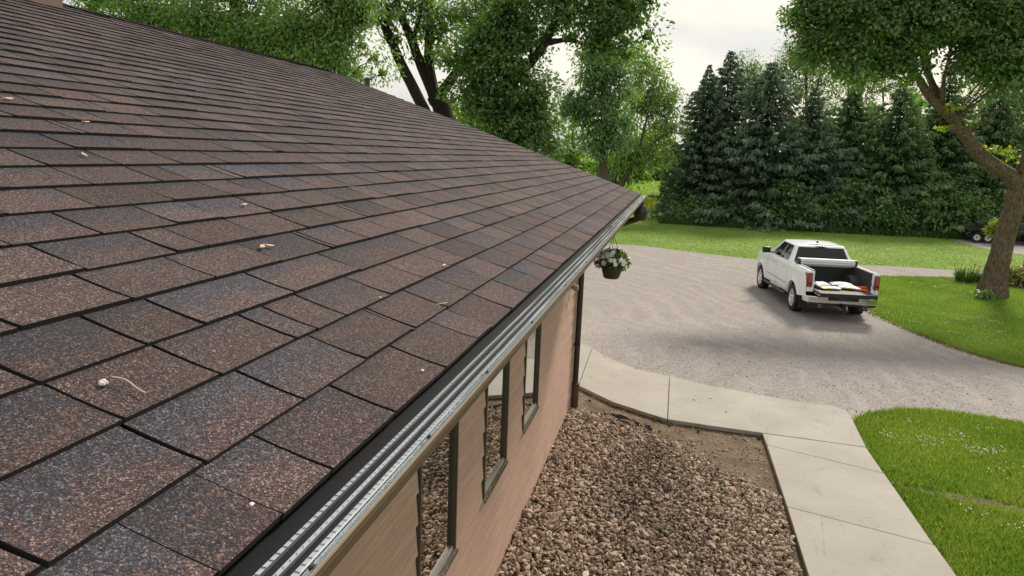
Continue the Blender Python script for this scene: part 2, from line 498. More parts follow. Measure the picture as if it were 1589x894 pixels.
M['basketleaf'] = leaf_mat('impatiens_leaf', (.016, .048, .014), (.070, .145, .028), (.2, .26, .05), .3, .08)

# ------------------------------------------------------------------ ground
XW = -0.817                  # face of the front wall
lawn = ground_sheet('lawn', [(-400, -60), (400, -60), (400, 12), (400, 19.4), (400, 700), (-400, 700), (-400, 19.4), (-400, 12)], 0.0, M['lawn'])

# driveway: loop in front of the house, narrow lane leaving to the right
drv = [(-0.9, 13.3), (-.6, 12.9), (0.03, 12.22), (.6, 11.95), (1.26, 11.65), (2.04, 11.4), (2.7, 11.25), (3.15, 11.2), (3.22, 10.7), (3.33, 10.85), (3.6, 11.2), (4.15, 11.55), (4.65, 11.68), (5.1, 11.66), (5.8, 11.5), (7.0, 11.1), (9.5, 10.2), (13, 8.6),
       (16.5, 9.6), (11.5, 13.3), (9.2, 15.1), (7.95, 16.5), (7.35, 18.5), (6.7, 20.4), (6.35, 22.1), (6.3, 24.5), (6.6, 27.2), (7.3, 29.2), (8.57, 30.3), (11.46, 31.3), (15.0, 31.9), (20, 32.0), (60, 31.0),
       (60, 34.6), (20, 34.5), (15.4, 34.2), (12.3, 33.5), (10.3, 33.55), (8.4, 33.2), (4.6, 32.6), (2.15, 33.4), (-.83, 34.9), (-2.6, 35.0), (-8, 34.2), (-14, 31), (-18, 26), (-14, 14.5), (-6, 13.6)]
driveway = ground_sheet('driveway', densify(drv, .35, .035), .005, M['gravel'])
patch = ground_sheet('gravel_pad', densify([(17.0, 48.2), (17.5, 42.9), (18.4, 41.8), (21, 40.5), (30, 40), (32, 50), (22, 51.5)], .5, .05), .005, M['gravel'])

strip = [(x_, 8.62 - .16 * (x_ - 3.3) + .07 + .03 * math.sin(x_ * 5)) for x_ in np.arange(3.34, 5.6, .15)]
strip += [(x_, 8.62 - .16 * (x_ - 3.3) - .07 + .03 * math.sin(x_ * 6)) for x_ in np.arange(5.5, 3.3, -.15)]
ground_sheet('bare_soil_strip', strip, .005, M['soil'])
# planting bed along the wall
bed = [(XW, -5), (1.93, -5), (1.93, 9.72), (1.19, 9.76), (.62, 9.82), (-.2, 10.3), (-.9, 10.95), (-.9, 10.2), (XW, 10.1)]
soil = ground_sheet('garden_bed', bed, .006, M['soil'])
# sidewalk slabs, each a child of the sidewalk's gravel base
T_IN = [(-.9, 10.93), (-.77, 10.82), (-.2, 10.26), (.2, 10.02), (.62, 9.79), (1.19, 9.73), (1.89, 9.68)]
T_OUT = [(-1.06, 13.5), (-.6, 12.76), (-.3, 12.42), (.03, 12.11), (.61, 11.86), (1.26, 11.57), (2.04, 11.35), (2.69, 11.21), (3.12, 11.2), (3.24, 11.0), (3.24, 10.7)]
side = ground_sheet('sidewalk', [(-1.6, 11.6), (-.77, 10.95), (-.2, 10.35), (.62, 9.9), (1.19, 9.82), (1.97, 9.76), (1.97, -5), (3.15, -5), (3.15, 11.1), (2.7, 11.15), (2.04, 11.3), (1.26, 11.5), (.61, 11.78), (.03, 12.05), (-.6, 12.65), (-1.06, 13.3), (-1.6, 13.9)], .009, M['soil'])
g = .005
slabs = [
    [(-3.4, 12.2), (-.9, 10.95), (-.80, 10.86), (-.86, 13.28), (-1.06, 13.52), (-3.4, 15.5)],
    [(-.79, 10.85), (-.2, 10.26), (.2, 10.02), (.62 - g, 9.79), (.62 - g, 11.855), (.03, 12.11), (-.3, 12.42), (-.6, 12.76), (-.85, 13.26)],
    [(.62 + g, 9.79), (1.19, 9.73), (1.89, 9.69), (3.18, 9.615), (3.24, 10.7), (3.24, 11.0), (3.12, 11.2), (2.69, 11.21), (2.04, 11.35), (1.26, 11.57), (.62 + g, 11.855)],
    [(1.89, 9.68 - .004), (1.90, 9.285), (3.19, 8.815), (3.178, 9.605)],
    [(1.90, 9.285 - .008), (1.915, 7.56), (3.225, 7.17), (3.192, 8.806)],
    [(1.915, 7.55), (1.92, 5.2), (3.30, 4.7), (3.228, 7.16)],
    [(1.92, 5.185), (1.92, 2.2), (3.31, 2.2), (3.302, 4.685)],
    [(1.92, 2.185), (1.92, -1.5), (3.31, -1.5), (3.31, 2.185)],
]
for i, s in enumerate(slabs):
    o = ground_sheet('slab', s, .072 + .002 * (i % 3), M['concrete'], None, .06, side)
    b = o.modifiers.new('edge', 'BEVEL'); b.width = .008; b.segments = 2; b.limit_method = 'ANGLE'; b.angle_limit = math.radians(50)

# ------------------------------------------------------------------ scattered stuff
def scatter_mesh(name, tmplV, tmplF, P, R, S, mat, parent=None, rnd=None):
    """one mesh of many copies: P (n,3) R (n,3,3) S (n,3)"""
    k = len(P); nt = len(tmplV)
    V = np.empty((k, len(tmplV[0]), 3)); 
    ch = RNG.integers(0, nt, k)
    TV = np.asarray(tmplV)[ch] * S[:, None, :]
    V = np.einsum('nij,nkj->nki', R, TV) + P[:, None, :]
    nv = TV.shape[1]
    F = np.asarray(tmplF)[None] + (np.arange(k) * nv)[:, None, None]
    r = RNG.random((k, 3)) if rnd is None else rnd
    return link(name, npmesh(name, V.reshape(-1, 3), F.reshape(-1, np.asarray(tmplF).shape[1]), np.repeat(r, nv, 0)), mat, parent)
def rand_rot(k, tilt=1.0):
    q = RNG.normal(size=(k, 4)); q[:, 1:3] *= tilt; q /= np.linalg.norm(q, axis=1)[:, None]
    w, x, y, z = q.T
    return np.stack([np.stack([1 - 2 * (y * y + z * z), 2 * (x * y - z * w), 2 * (x * z + y * w)], 1),
                     np.stack([2 * (x * y + z * w), 1 - 2 * (x * x + z * z), 2 * (y * z - x * w)], 1),
                     np.stack([2 * (x * z - y * w), 2 * (y * z + x * w), 1 - 2 * (x * x + y * y)], 1)], 1)
bm = bmesh.new(); bmesh.ops.create_icosphere(bm, subdivisions=1, radius=1.0)
ICO_V = np.array([v.co[:] for v in bm.verts]); ICO_F = np.array([[v.index for v in f.verts] for f in bm.faces]); bm.free()
rock_t = []
for i in range(8):
    v = ICO_V.copy(); d = RNG.normal(size=(5, 3)); d /= np.linalg.norm(d, axis=1)[:, None]
    for q in d:                                   # cut flat facets
        h = v @ q; lim = RNG.uniform(.45, .75); v = v - np.outer(np.maximum(h - lim, 0), q)
    rock_t.append(v * RNG.uniform(.85, 1.15, 3))
rockpoly = [(XW + .02, 3.6), (1.88, 3.6), (1.89, 7.85), (1.33, 8.33), (.70, 8.95), (.06, 9.42), (-.33, 9.68), (-.55, 9.8), (XW + .02, 9.8)]
k = 33000
X = RNG.uniform(XW, 1.9, k); Y = RNG.uniform(3.6, 10, k)
ok = inside(rockpoly, X + RNG.normal(0, .035, k), Y + RNG.normal(0, .035, k)) & (X > XW + .03) & (X < 1.88)
X, Y = X[ok], Y[ok]; k = len(X)
sz = np.clip(RNG.lognormal(math.log(.018), .38, k), .009, .046)
Z = .010 + sz * .35 + RNG.random(k) * .030 + .030 * np.exp(-((X - .3) / 1.2) ** 2)
# tone: stones darker grey-brown towards the middle of the bed
tone = np.clip(RNG.normal(.55, .20, k) - .26 * np.exp(-(((X - .45) / .55) ** 2 + ((Y - 7.6) / 1.3) ** 2)) - .12 * np.exp(-(((X - 1.0) / .5) ** 2 + ((Y - 6.2) / .7) ** 2)), .02, 1)
S = np.stack([sz * RNG.uniform(.9, 1.5, k), sz * RNG.uniform(.7, 1.1, k), sz * RNG.uniform(.45, .8, k)], 1)
o = scatter_mesh('bed_rocks', rock_t, ICO_F, np.stack([X, Y, Z], 1), rand_rot(k, .45), S, M['rock'], None, np.stack([tone, RNG.random(k), RNG.random(k)], 1))
tag(o, 'brown and tan river rock mulch heaped along the siding wall', 'gravel', kind='stuff')
# loose stones on the driveway close to the walk, and grit on the bare soil
drvp = np.array(drv)
k = 8000
X = RNG.uniform(-1.2, 8, k); Y = 11 + 9 * RNG.random(k) ** 1.5
ok = inside(drvp, X, Y) ; X, Y = X[ok], Y[ok]; k = len(X)
sz = np.clip(RNG.lognormal(math.log(.0075), .35, k), .004, .022)
o = scatter_mesh('loose_gravel', rock_t, ICO_F, np.stack([X, Y, gz(Y) + .005 + sz * .08], 1), rand_rot(k, .4), np.stack([sz * 1.2, sz, sz * .5], 1), M['pebble'])
tag(o, 'pale loose gravel stones strewn over the driveway by the walk', 'gravel', kind='stuff')
k = 2600
X = RNG.uniform(-.8, 1.9, k); Y = RNG.uniform(7.9, 10.6, k)
ok = inside(np.array(bed), X, Y) & ~inside(np.array(rockpoly), X, Y); X, Y = X[ok], Y[ok]; k = len(X)
sz = np.clip(RNG.lognormal(math.log(.008), .5, k), .004, .03)
o = scatter_mesh('soil_grit', rock_t, ICO_F, np.stack([X, Y, .006 + sz * .3], 1), rand_rot(k), np.stack([sz * 1.2, sz, sz * .7], 1), M['rock'])
tag(o, 'small grit and clods on the bare soil of the bed', 'gravel', kind='stuff')

# grass
def blades(name, X, Y, hgt, wid, label, mat=None, lean=.5, tipy=.15):
    k = len(X); a = RNG.uniform(0, 2 * math.pi, k); b = RNG.uniform(0, 2 * math.pi, k)
    h = hgt * RNG.uniform(.55, 1.25, k); w = wid * RNG.uniform(.6, 1.3, k)
    P = np.stack([X, Y, gz(Y) - .002], 1)
    d = np.stack([np.cos(a), np.sin(a), 0 * a], 1) * w[:, None] * .5
    l = np.stack([np.cos(b), np.sin(b), 0 * b], 1) * (h * lean * RNG.random(k))[:, None]
    V = np.stack([P - d, P + d, P + d * .5 + l * .45 + np.stack([0 * h, 0 * h, h * .62], 1), P + l + np.stack([0 * h, 0 * h, h], 1)], 1)
    F = (np.arange(k) * 4)[:, None] + np.array([[0, 1, 2, 3]])
    low = np.sin(X * 1.7 + np.cos(Y * 1.3)) * .25 + .5
    dry = .5 + .5 * np.sin(X * 2.3 + 1.7 * np.sin(Y * 1.1)) * np.cos(Y * 1.9 + 1.3 * np.sin(X * .9)); low2 = np.clip(low * .45 + dry * .3 + RNG.random(k) * .4, 0, 1)
    r = np.stack([low2, (RNG.random(k) < tipy * (.4 + 1.6 * dry)) * RNG.random(k), RNG.random(k)], 1)
    o = link(name, npmesh(name, V.reshape(-1, 3), F, np.repeat(r, 4, 0)), mat or M['blade'])
    return tag(o, label, 'grass', kind='stuff')
lawnA = densify([(3.30, 10.72), (3.45, 10.95), (3.62, 11.15), (4.15, 11.5), (4.65, 11.62), (5.1, 11.6), (5.8, 11.45), (7, 11.0), (9, 10.2), (9, 4.5), (3.36, 4.5), (3.28, 7.2), (3.24, 9)], .2, .03)
k = 170000
X = RNG.uniform(3.2, 8.2, k); Y = RNG.uniform(5.6, 11.7, k)
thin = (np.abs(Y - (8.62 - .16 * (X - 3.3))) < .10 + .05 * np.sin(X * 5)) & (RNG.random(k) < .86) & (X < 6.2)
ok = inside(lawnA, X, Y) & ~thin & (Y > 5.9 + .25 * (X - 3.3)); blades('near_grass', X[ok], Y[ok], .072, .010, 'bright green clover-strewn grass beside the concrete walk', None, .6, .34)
lawnB = densify([(16.5, 9.7), (11.5, 13.4), (9.25, 15.2), (8.0, 16.6), (7.4, 18.6), (6.75, 20.5), (6.4, 22.1), (6.35, 24.5), (6.65, 27.2), (7.35, 29.2), (8.6, 30.2), (11.46, 31.2), (15, 31.8), (20, 31.9), (20, 9.7)], .3, .05)
k = 190000
X = RNG.uniform(6.3, 16, k); Y = 14.5 + 17.5 * RNG.random(k) ** 1.1
ok = inside(lawnB, X, Y) & (X < 2.2 + .44 * Y); blades('middle_grass', X[ok], Y[ok], .060, .020, 'mown green grass between the driveway and the leaning tree')
k = 90000
X = RNG.uniform(-5, 30, k); Y = 33 + 24 * RNG.random(k) ** 1.2
ok = (~inside(drvp, X, Y)) & (~inside([(17.0, 48.2), (17.5, 42.9), (18.4, 41.8), (21, 40.5), (30, 40), (32, 50), (22, 51.5)], X, Y)) & (X < 2.2 + .44 * Y)
blades('far_grass', X[ok], Y[ok], .05, .03, 'mown green grass between the driveway and the spruce row')
eg = np.array(densify([(9.2, 15.15), (7.98, 16.55), (7.37, 18.55), (6.72, 20.45), (6.37, 22.1), (6.32, 24.5), (6.62, 27.2), (7.32, 29.2)], .02, 0, False))
ii = RNG.integers(0, len(eg), 9000); keep = RNG.random(9000) < .35 + .5 * (np.sin(ii * .011) > .1)
blades('dry_edge_grass', eg[ii, 0][keep] + RNG.normal(-.03, .09, 9000)[keep], eg[ii, 1][keep] + RNG.normal(0, .06, 9000)[keep], .045, .016, 'browned dry grass rim where the gravel meets the right lawn', leaf_mat('dry_blade', (.10, .065, .028), (.25, .17, .075), (.16, .18, .05), .25, .03), .9, .3)
eg = np.array(densify([(3.30, 7.2), (3.26, 9.0), (3.31, 10.7), (3.47, 10.97), (3.64, 11.18), (4.15, 11.53), (4.65, 11.65), (5.1, 11.63), (5.8, 11.48), (7, 11.05)], .02, 0, False))
ii = RNG.integers(0, len(eg), 5000)
blades('ragged_edge_grass', eg[ii, 0] + RNG.normal(.0, .035, 5000), eg[ii, 1] + RNG.normal(0, .05, 5000), .07, .011, 'ragged green grass fringe along the walk and gravel edge', None, 1.0, .3)
# clover heads
def clover(n, cx, cy, sx, sy, poly, r=.011):
    m_ = max(3, n // 9); pc = np.stack([RNG.normal(cx, sx, m_), RNG.normal(cy, sy, m_)], 1)[RNG.integers(0, m_, n)]
    X = pc[:, 0] + RNG.normal(0, .09, n); Y = pc[:, 1] + RNG.normal(0, .09, n); ok = inside(poly, X, Y); X, Y = X[ok], Y[ok]
    return np.stack([X, Y, gz(Y) + .045 + RNG.random(len(X)) * .02], 1), np.full(len(X), r * .85)
cl = [clover(170, 4.55, 10.35, .55, .38, lawnA), clover(130, 5.6, 9.75, .7, .42, lawnA), clover(60, 4.6, 7.9, .6, .5, lawnA, .012), clover(50, 5.0, 9.2, 1.2, 1.0, lawnA),
      clover(110, 8.7, 21.6, .8, .9, lawnB, .010), clover(60, 10.2, 20.3, 1.5, 1.2, lawnB, .010), clover(60, 9.3, 29.0, 1.2, .6, lawnB, .013)]
P = np.concatenate([c[0] for c in cl]); r = np.concatenate([c[1] for c in cl]) * RNG.uniform(.7, 1.25, len(P))
o = scatter_mesh('clover_flowers', [ICO_V * .97, ICO_V], ICO_F, P, rand_rot(len(P)), np.stack([r, r, r * .85], 1), M['petal'])
tag(o, 'scattered white clover flower heads in the grass', 'clover', kind='stuff')

# ------------------------------------------------------------------ house
house = empty('house', (-4.7, 3, 0))
tag(house, 'brown sided ranch house with brown shingled gable roof and brown gutter', 'house')
hp = Vector((-4.7, 3, 0))
def hpart(mb, name, mat, parent=None, smooth=False):
    o = mb.build(name, mat, None, smooth)
    return hlink(o, parent or house)
def hlink(o, parent):
    o.parent = parent                      # meshes are in world space; only the house's own frame is undone
    if parent is house: o.matrix_parent_inverse = Matrix.Translation(-hp)
    return o
EZ = 3.196; RA = 0.32686; RL = 4.95; RY0, RY1 = -4.0, 10.12
ca, sa = math.cos(RA), math.sin(RA)
def roof(u, v, w=0.0): return (-v * ca + w * sa, u, EZ + v * sa + w * ca)
rx, rz = -RL * ca, EZ + RL * sa
d0 = .007
mb = MB()
mb.prism([(-.004, EZ - d0 - .012), (rx, rz - d0), (2 * rx + .004, EZ - d0), (2 * rx + .004, EZ - .06), (2 * rx + .3, EZ - .06), (rx, rz - .16), (-.06, EZ - .05), (-.004, EZ - .045)], 1, RY0, RY1 - .01)
roof_o = hpart(mb, 'roof', M['deck'])
# shingles
E_ = .143
known = {0: [.664, .805, .947, 1.208, 1.51, 1.782, 1.93], 1: [.56, .828, 1.106, 1.374, 1.65, 1.672, 1.933], 2: [.83, 1.06, 1.32, 1.41, 1.555], 3: [.82, 1.044, 1.205, 1.55, 1.926, 2.514],
         4: [.92, 1.17, 1.436, 1.72], 5: [.95, 1.203, 1.48, 1.60], 6: [1.16, 1.397, 1.66], 7: [1.28, 1.54, 1.825]}
def course_cuts(k):
    rr = random.Random(100 + k)
    c = sorted(known.get(k, [rr.uniform(.8, 1.1)]))
    def step():
        q = rr.random()
        return rr.uniform(.245, .295) if q < .74 else (rr.uniform(.13, .2) if q < .90 else rr.uniform(.02, .07))
    a = c[0]; out = list(c)
    while a > RY0: a -= step(); out.insert(0, a)
    a = c[-1]
    while a < RY1: a += step(); out.append(a)
    out[0] = RY0; out[-1] = RY1
    return out
NC = int(RL / E_) + 1
SS = np.array([0, .10, .30, .6, 1.0])
tabs = []
for k in range(NC):
    cuts = course_cuts(k); rr = random.Random(500 + k)
    v0 = k * E_; v1 = min((k + 1) * E_ + .012, RL)
    for i in range(len(cuts) - 1):
        gap = .0050 if rr.random() < .80 else .0010
        u0, u1 = cuts[i] + gap, cuts[i + 1] - gap
        if u1 - u0 < .008: continue
        th = rr.choice((.0030, .0038, .0045, .0058, .0072, .0064))
        jl, jr = rr.uniform(-.0015, .0015), rr.uniform(-.0015, .0015)
        prof = (th + .0030) * np.array([1, .78, .42, .13, 0]) + np.array([0, 0, 0, 0, -.001])
        V = []; UV = []
        nu = 3
        for a in range(nu):
            fu = a / (nu - 1); u = u0 + (u1 - u0) * fu; bow = math.sin(fu * math.pi) * rr.uniform(-.0004, .0003)
            for s, w in zip(SS, prof):
                vv = v0 + (v1 - v0) * s + (jl * (1 - fu) + jr * fu) * (1 - s)
                V.append(roof(u, vv, w + bow * (1 - s))); UV.append((fu, s))
        nb = len(V)
        for a in range(nu):
            fu = a / (nu - 1); u = u0 + (u1 - u0) * fu
            for s in SS: V.append(roof(u, v0 + (v1 - v0) * s + (jl * (1 - fu) + jr * fu) * (1 - s), -.0045)); UV.append((fu, s))
        F = []
        for a in range(nu - 1):
            for j in range(4): F.append((a * 5 + j, a * 5 + j + 1, (a + 1) * 5 + j + 1, (a + 1) * 5 + j)[::-1])
            F.append((a * 5, (a + 1) * 5, nb + (a + 1) * 5, nb + a * 5)[::-1])
        for j in range(4):
            F.append((j, j + 1, nb + j + 1, nb + j)); q = (nu - 1) * 5
            F.append((q + j, nb + q + j, nb + q + j + 1, q + j + 1))
        c = np.array(roof((u0 + u1) / 2, (v0 + v1) / 2)) - CAM
        vis = ((u0 + u1) / 2 > .30 + v0 * .25)
        area = (u1 - u0) * abs(c @ np.array([sa, 0, ca])) / (np.linalg.norm(c) ** 3) if vis else 0
        tabs.append((area, np.array(V), np.array(F), np.array(UV), (rr.random(), rr.random(), rr.random())))
MI = np.array([0, 0, 0, 0, 1] * 2 + [1] * 8, np.int32)      # granule face / cut edge of bare asphalt
tabs.sort(key=lambda q: -q[0])
for area, V, F, UV, r in tabs[:300]:
    me = npmesh('shingle', V, F, np.tile(r, (len(V), 1)), UV)
    o = link('shingle', me, M['shingle']); me.materials.append(M['cut']); me.polygons.foreach_set('material_index', MI)
    hlink(o, roof_o)
rest = tabs[300:]
nv = len(rest[0][1]); 
V = np.concatenate([q[1] for q in rest]); F = np.concatenate([q[2] + i * nv for i, q in enumerate(rest)]); UV = np.concatenate([q[3] for q in rest])
o = link('shingle_courses', npmesh('shingle_courses', V, F, np.repeat(np.array([q[4] for q in rest]), nv, 0), UV), M['shingle'])
o.data.materials.append(M['cut']); o.data.polygons.foreach_set('material_index', np.tile(MI, len(rest)))
hlink(o, roof_o); o['kind'] = 'stuff'
# ridge caps: bent shingles laid over the ridge
V = []; F = []; UV = []; RR = []
for i in range(int((RY1 - RY0) / .14)):
    y = RY0 + i * .14; b = len(V); r_ = (random.random(), random.random(), random.random())
    for yy, w in ((y, .018), (y + .155, .008)):
        for s in (-1, -.45, 0, .45, 1):
            V.append((rx + s * .15, yy, rz - abs(s) * .15 * .34 + w - (0 if s else .012))); UV.append(((s + 1) / 2, .3)); RR.append(r_)
        for s in (-1, 1): V.append((rx + s * .15, yy, rz - .15 * .34 + w - .008)); UV.append((0, .3)); RR.append(r_)
    for j in range(4): F.append((b + j, b + j + 1, b + 8 + j, b + 7 + j))
    F += [(b, b + 1, b + 1, b)] if 0 else []
o = link('ridge_cap', npmesh('ridge_cap', V, F, np.array(RR), np.array(UV)), M['shingle']); hlink(o, roof_o)
# roof furniture
mb = MB(); c0 = np.array(roof(4.98, 4.62)); 
mb.box((c0[0] - .42, 4.45, c0[2] - .25), (c0[0], 4.985, c0[2] + .62)).box((c0[0] - .47, 4.40, c0[2] + .62), (c0[0] + .05, 5.03, c0[2] + .68))
hpart(mb, 'chimney', plain('chimney_chase', (.165, .105, .082), .85, .2, 40), roof_o)
mb = MB(); mb.box((-.045, RY0, EZ - .17), (-.012, RY1 - .02, EZ - .052)); hpart(mb, 'fascia', M['gutter'])
mb = MB(); mb.box((XW - .05, RY0, EZ - .168), (-.0455, RY1 - .02, EZ - .15)); hpart(mb, 'soffit', M['soffit'])
mb = MB()
for s in (1, -1):
    pts = [(rx, rz - .03), (rx + s * (-rx - .03), EZ - .04), (rx + s * (-rx - .03), EZ - .18), (rx, rz - .17)]
    mb.prism(pts, 1, RY1 - .03, RY1 - .002)
hpart(mb, 'rake_board', M['gutter'])
# walls: front with openings, gable ends, back
CY = 10.02
wins = [(3.53, 4.245), (4.975, 5.725), (6.43, 7.175)]; WZ0, WZ1 = 1.02, 2.42
mb = MB(); xb = XW - .12; mb2 = MB()
ys = [RY0 + .15] + [v for w in wins for v in w] + [CY]
for i in range(0, len(ys), 2): mb2.box((xb, ys[i], 0), (XW - .001, ys[i + 1], EZ - .17))
for a, b in wins: mb2.box((xb, a, 0), (XW - .001, b, WZ0)).box((xb, a, WZ1), (XW - .001, b, EZ - .17))
xk = 2 * rx - XW
mb.box((xk, RY0 + .15, 0), (xk + .12, CY, EZ - .17))
for y in (RY0 + .15, CY - .12):
    mb.prism([(XW - .12, 0), (XW - .12, EZ - .17), (XW - .3, EZ - .02), (rx, rz - .2), (xk + .3, EZ - .02), (xk + .12, EZ - .17), (xk + .12, 0)], 1, y, y + .12)
hpart(mb2, 'sheathing', M['deck'])
wall = hpart(mb, 'wall', M['siding'])
lap = .195
segs_mid = [(RY0 + .15, 3.515), (4.262, 4.96), (5.742, 6.415), (7.192, CY - .105)]
z = .04; i = 0
while z < EZ - .2:
    z1 = min(z + lap + .012, EZ - .17)
    full = (z + lap < WZ0 + .01) or (z > WZ1)
    segs = [(RY0 + .15, 2.3), (2.303, 5.9), (5.903, CY - .105)] if full else segs_mid
    if full and i % 2: segs = [(RY0 + .15, 3.7), (3.703, CY - .105)]
    for a, b in segs:
        mb = MB(); mb.prism([(XW, z), (XW + .026, z), (XW + .024, z + .02), (XW + .008, z1), (XW, z1)], 1, a, b)
        hpart(mb, 'siding_board', M['siding'], wall)
    z += lap; i += 1
mb = MB(); mb.box((XW, CY - .10, .03), (XW + .030, CY + .03, EZ - .17)); hpart(mb, 'corner_trim', M['trim'])
mb = MB(); mb.box((XW - .1, RY0 + .15, -.05), (XW + .004, CY, .038)); hpart(mb, 'foundation', M['concrete'])
for a, b in wins:
    mb = MB(); f = .019; x0, x1 = XW - .06, XW + .034
    mb.box((x0, a, WZ0), (x1, a + f, WZ1)).box((x0, b - f, WZ0), (x1, b, WZ1)).box((x0, a + f, WZ0), (x1, b - f, WZ0 + f)).box((x0, a + f, WZ1 - f), (x1, b - f, WZ1))
    # inner sash, stepped back
    a2, b2, z2, z3 = a + f, b - f, WZ0 + f, WZ1 - f; q = .011
    mb.box((x0, a2, z2), (x1 - .012, a2 + q, z3)).box((x0, b2 - q, z2), (x1 - .012, b2, z3)).box((x0, a2 + q, z3 - q), (x1 - .012, b2 - q, z3))
    w = hpart(mb, 'window', M['bronze'])
    mb = MB(); mb.box((XW - .004, a2 + q, z2 + .02), (XW + .004, b2 - q, z3 - q)); hpart(mb, 'pane', M['glass'], w)
    mb = MB(); mb.box((x0, a2 + q, z2), (x1 - .012, b2 - q, z2 + .022)); hpart(mb, 'sill', M['sill'], w)
    mb = MB(); mb.box((x1 + .0005, a - .012, WZ0 - .022), (x1 + .014, b + .012, WZ0 - .001)); hpart(mb, 'drip_trim', M['bronze'], w)
# wall light under the soffit near the corner
mb = MB(); mb.lathe([(.040, 0), (.040, .015), (.022, .03)], (XW + .022, 9.34, 1.96), 0, 12)
mb.lathe([(.022, .025), (.040, .04), (.045, .085), (.032, .105)], (XW + .02, 9.33, 1.94), 0, 12)
hpart(mb, 'wall_light', plain('tan_fixture', (.30, .23, .17), .6, .1, 10), None, True)
# gutter and its guard
GY0, GY1 = RY0, RY1 - .02
prof = [(-.010, EZ - .03), (-.010, EZ - .098), (.045, EZ - .098), (.062, EZ - .086), (.087, EZ - .045), (.101, EZ - .022), (.104, EZ - .015), (.104, EZ - .006), (.101, EZ - .006), (.0985, EZ - .022), (.084, EZ - .043), (.059, EZ - .083), (.043, EZ - .094), (-.006, EZ - .094), (-.006, EZ - .03)]
mb = MB(); mb.prism(prof, 1, GY0, GY1)
gut = hpart(mb, 'gutter', M['gutter'])
mb = MB(); mb.prism([(.1030, EZ - .0055), (.1050, EZ - .0055), (.1062, EZ - .003), (.1052, EZ + .0006), (.1036, EZ + .0006), (.1030, EZ - .002)], 1, GY0, GY1 + .002); hpart(mb, 'gutter_lip', M['lip'], gut)
for y in (GY1, ):
    mb = MB(); mb.prism(prof[:8], 1, y, y + .003); hpart(mb, 'end_cap', M['gutter'], gut)
gbase = EZ - .014
def ridge(x): return [(x - .0046, gbase), (x - .0036, gbase + .0045), (x + .0036, gbase + .0050), (x + .0046, gbase)]
mb = MB(); mb.sheet([(-.012, gbase - .002), (.030, gbase - .001), (.05, gbase - .001), (.075, gbase - .001), (.086, gbase - .001)], 1, GY0, GY1)
guard = hpart(mb, 'gutter_guard', M['guard_screen'], gut)
RIDX = (.0345, .0570, .0775)
for j, x in enumerate(RIDX):
    mb = MB(); mb.prism(ridge(x), 1, GY0, GY1 + .004); hpart(mb, 'guard_ridge', M['aluminium'], gut)
mb = MB(); mb.prism([(.0835, gbase - .002), (.0835, gbase + .001), (.1030, gbase + .0128), (.1030, gbase + .0105)], 1, GY0, GY1 + .003); hpart(mb, 'guard_flange', M['dull'], gut)
# perforations: dark slots across the ridges and holes in the flange
V = []; F = []
def quad(x0, x1, y0, y1, z0, z1):
    b = len(V); V.extend([(x0, y0, z0), (x1, y0, z1), (x1, y1, z1), (x0, y1, z0)]); F.append((b, b + 1, b + 2, b + 3))
y = .3
while y < 7.0:
    quad(RIDX[0] - .0036, RIDX[0] + .0036, y, y + .0016, gbase + .0052, gbase + .0057)
    quad(RIDX[1] - .0009, RIDX[1] + .0009, y + .006, y + .0080, gbase + .0055, gbase + .0056)
    quad(RIDX[2] - .0036, RIDX[2] + .0036, y + .003, y + .0044, gbase + .0052, gbase + .0057)
    y += .0162
o = link('perforations', npmesh('perforations', V, F), M['guard_screen']); hlink(o, gut); o['kind'] = 'stuff'
for y in (.72, 1.146, 1.55, 2.081, 2.75, 3.4, 4.1, 4.9, 5.8, 6.8, 7.9, 9.0):
    mb = MB(); mb.lathe([(.0052, -.004), (.0052, .002), (.0030, .0045)], (.0925, y, gbase + .0068), 2, 8); hpart(mb, 'screw', M['downspout'], gut, True)
# downspout: outlet elbow under the gutter end, run back under the soffit, pipe down the corner
DX, DY = XW + .075, 9.99
mb = MB()
mb.tube(smooth_path([(.045, 9.72, EZ - .09), (.045, 9.72, EZ - .20), (.02, 9.735, EZ - .30), (-.10, 9.77, EZ - .36), (-.45, 9.88, EZ - .50), (DX - .0, DY - .01, EZ - .62), (DX, DY, EZ - .78), (DX, DY, 1.4), (DX, DY, .36)], 5), .042, 12)
ds = hpart(mb, 'downspout', M['downspout'], None, True)
mb = MB(); mb.lathe([(.075, 0), (.085, .05), (.10, .10), (.095, .16), (.06, .2)], (.04, 9.66, EZ - .325), 2, 14); hpart(mb, 'outlet_elbow', M['downspout'], ds, True)
mb = MB(); mb.lathe([(.060, .0), (.060, .30), (.066, .305), (.066, .36), (.055, .37)], (DX, DY, .03), 2, 14); hpart(mb, 'ground_adapter', M['clay'], ds, True)
mb = MB(); mb.box((XW + .0305, DY - .055, .98), (DX + .048, DY - .0425, 1.02)).box((XW + .0305, DY - .10, .985), (XW + .04, DY - .055, 1.015)); hpart(mb, 'strap', M['downspout'], ds)

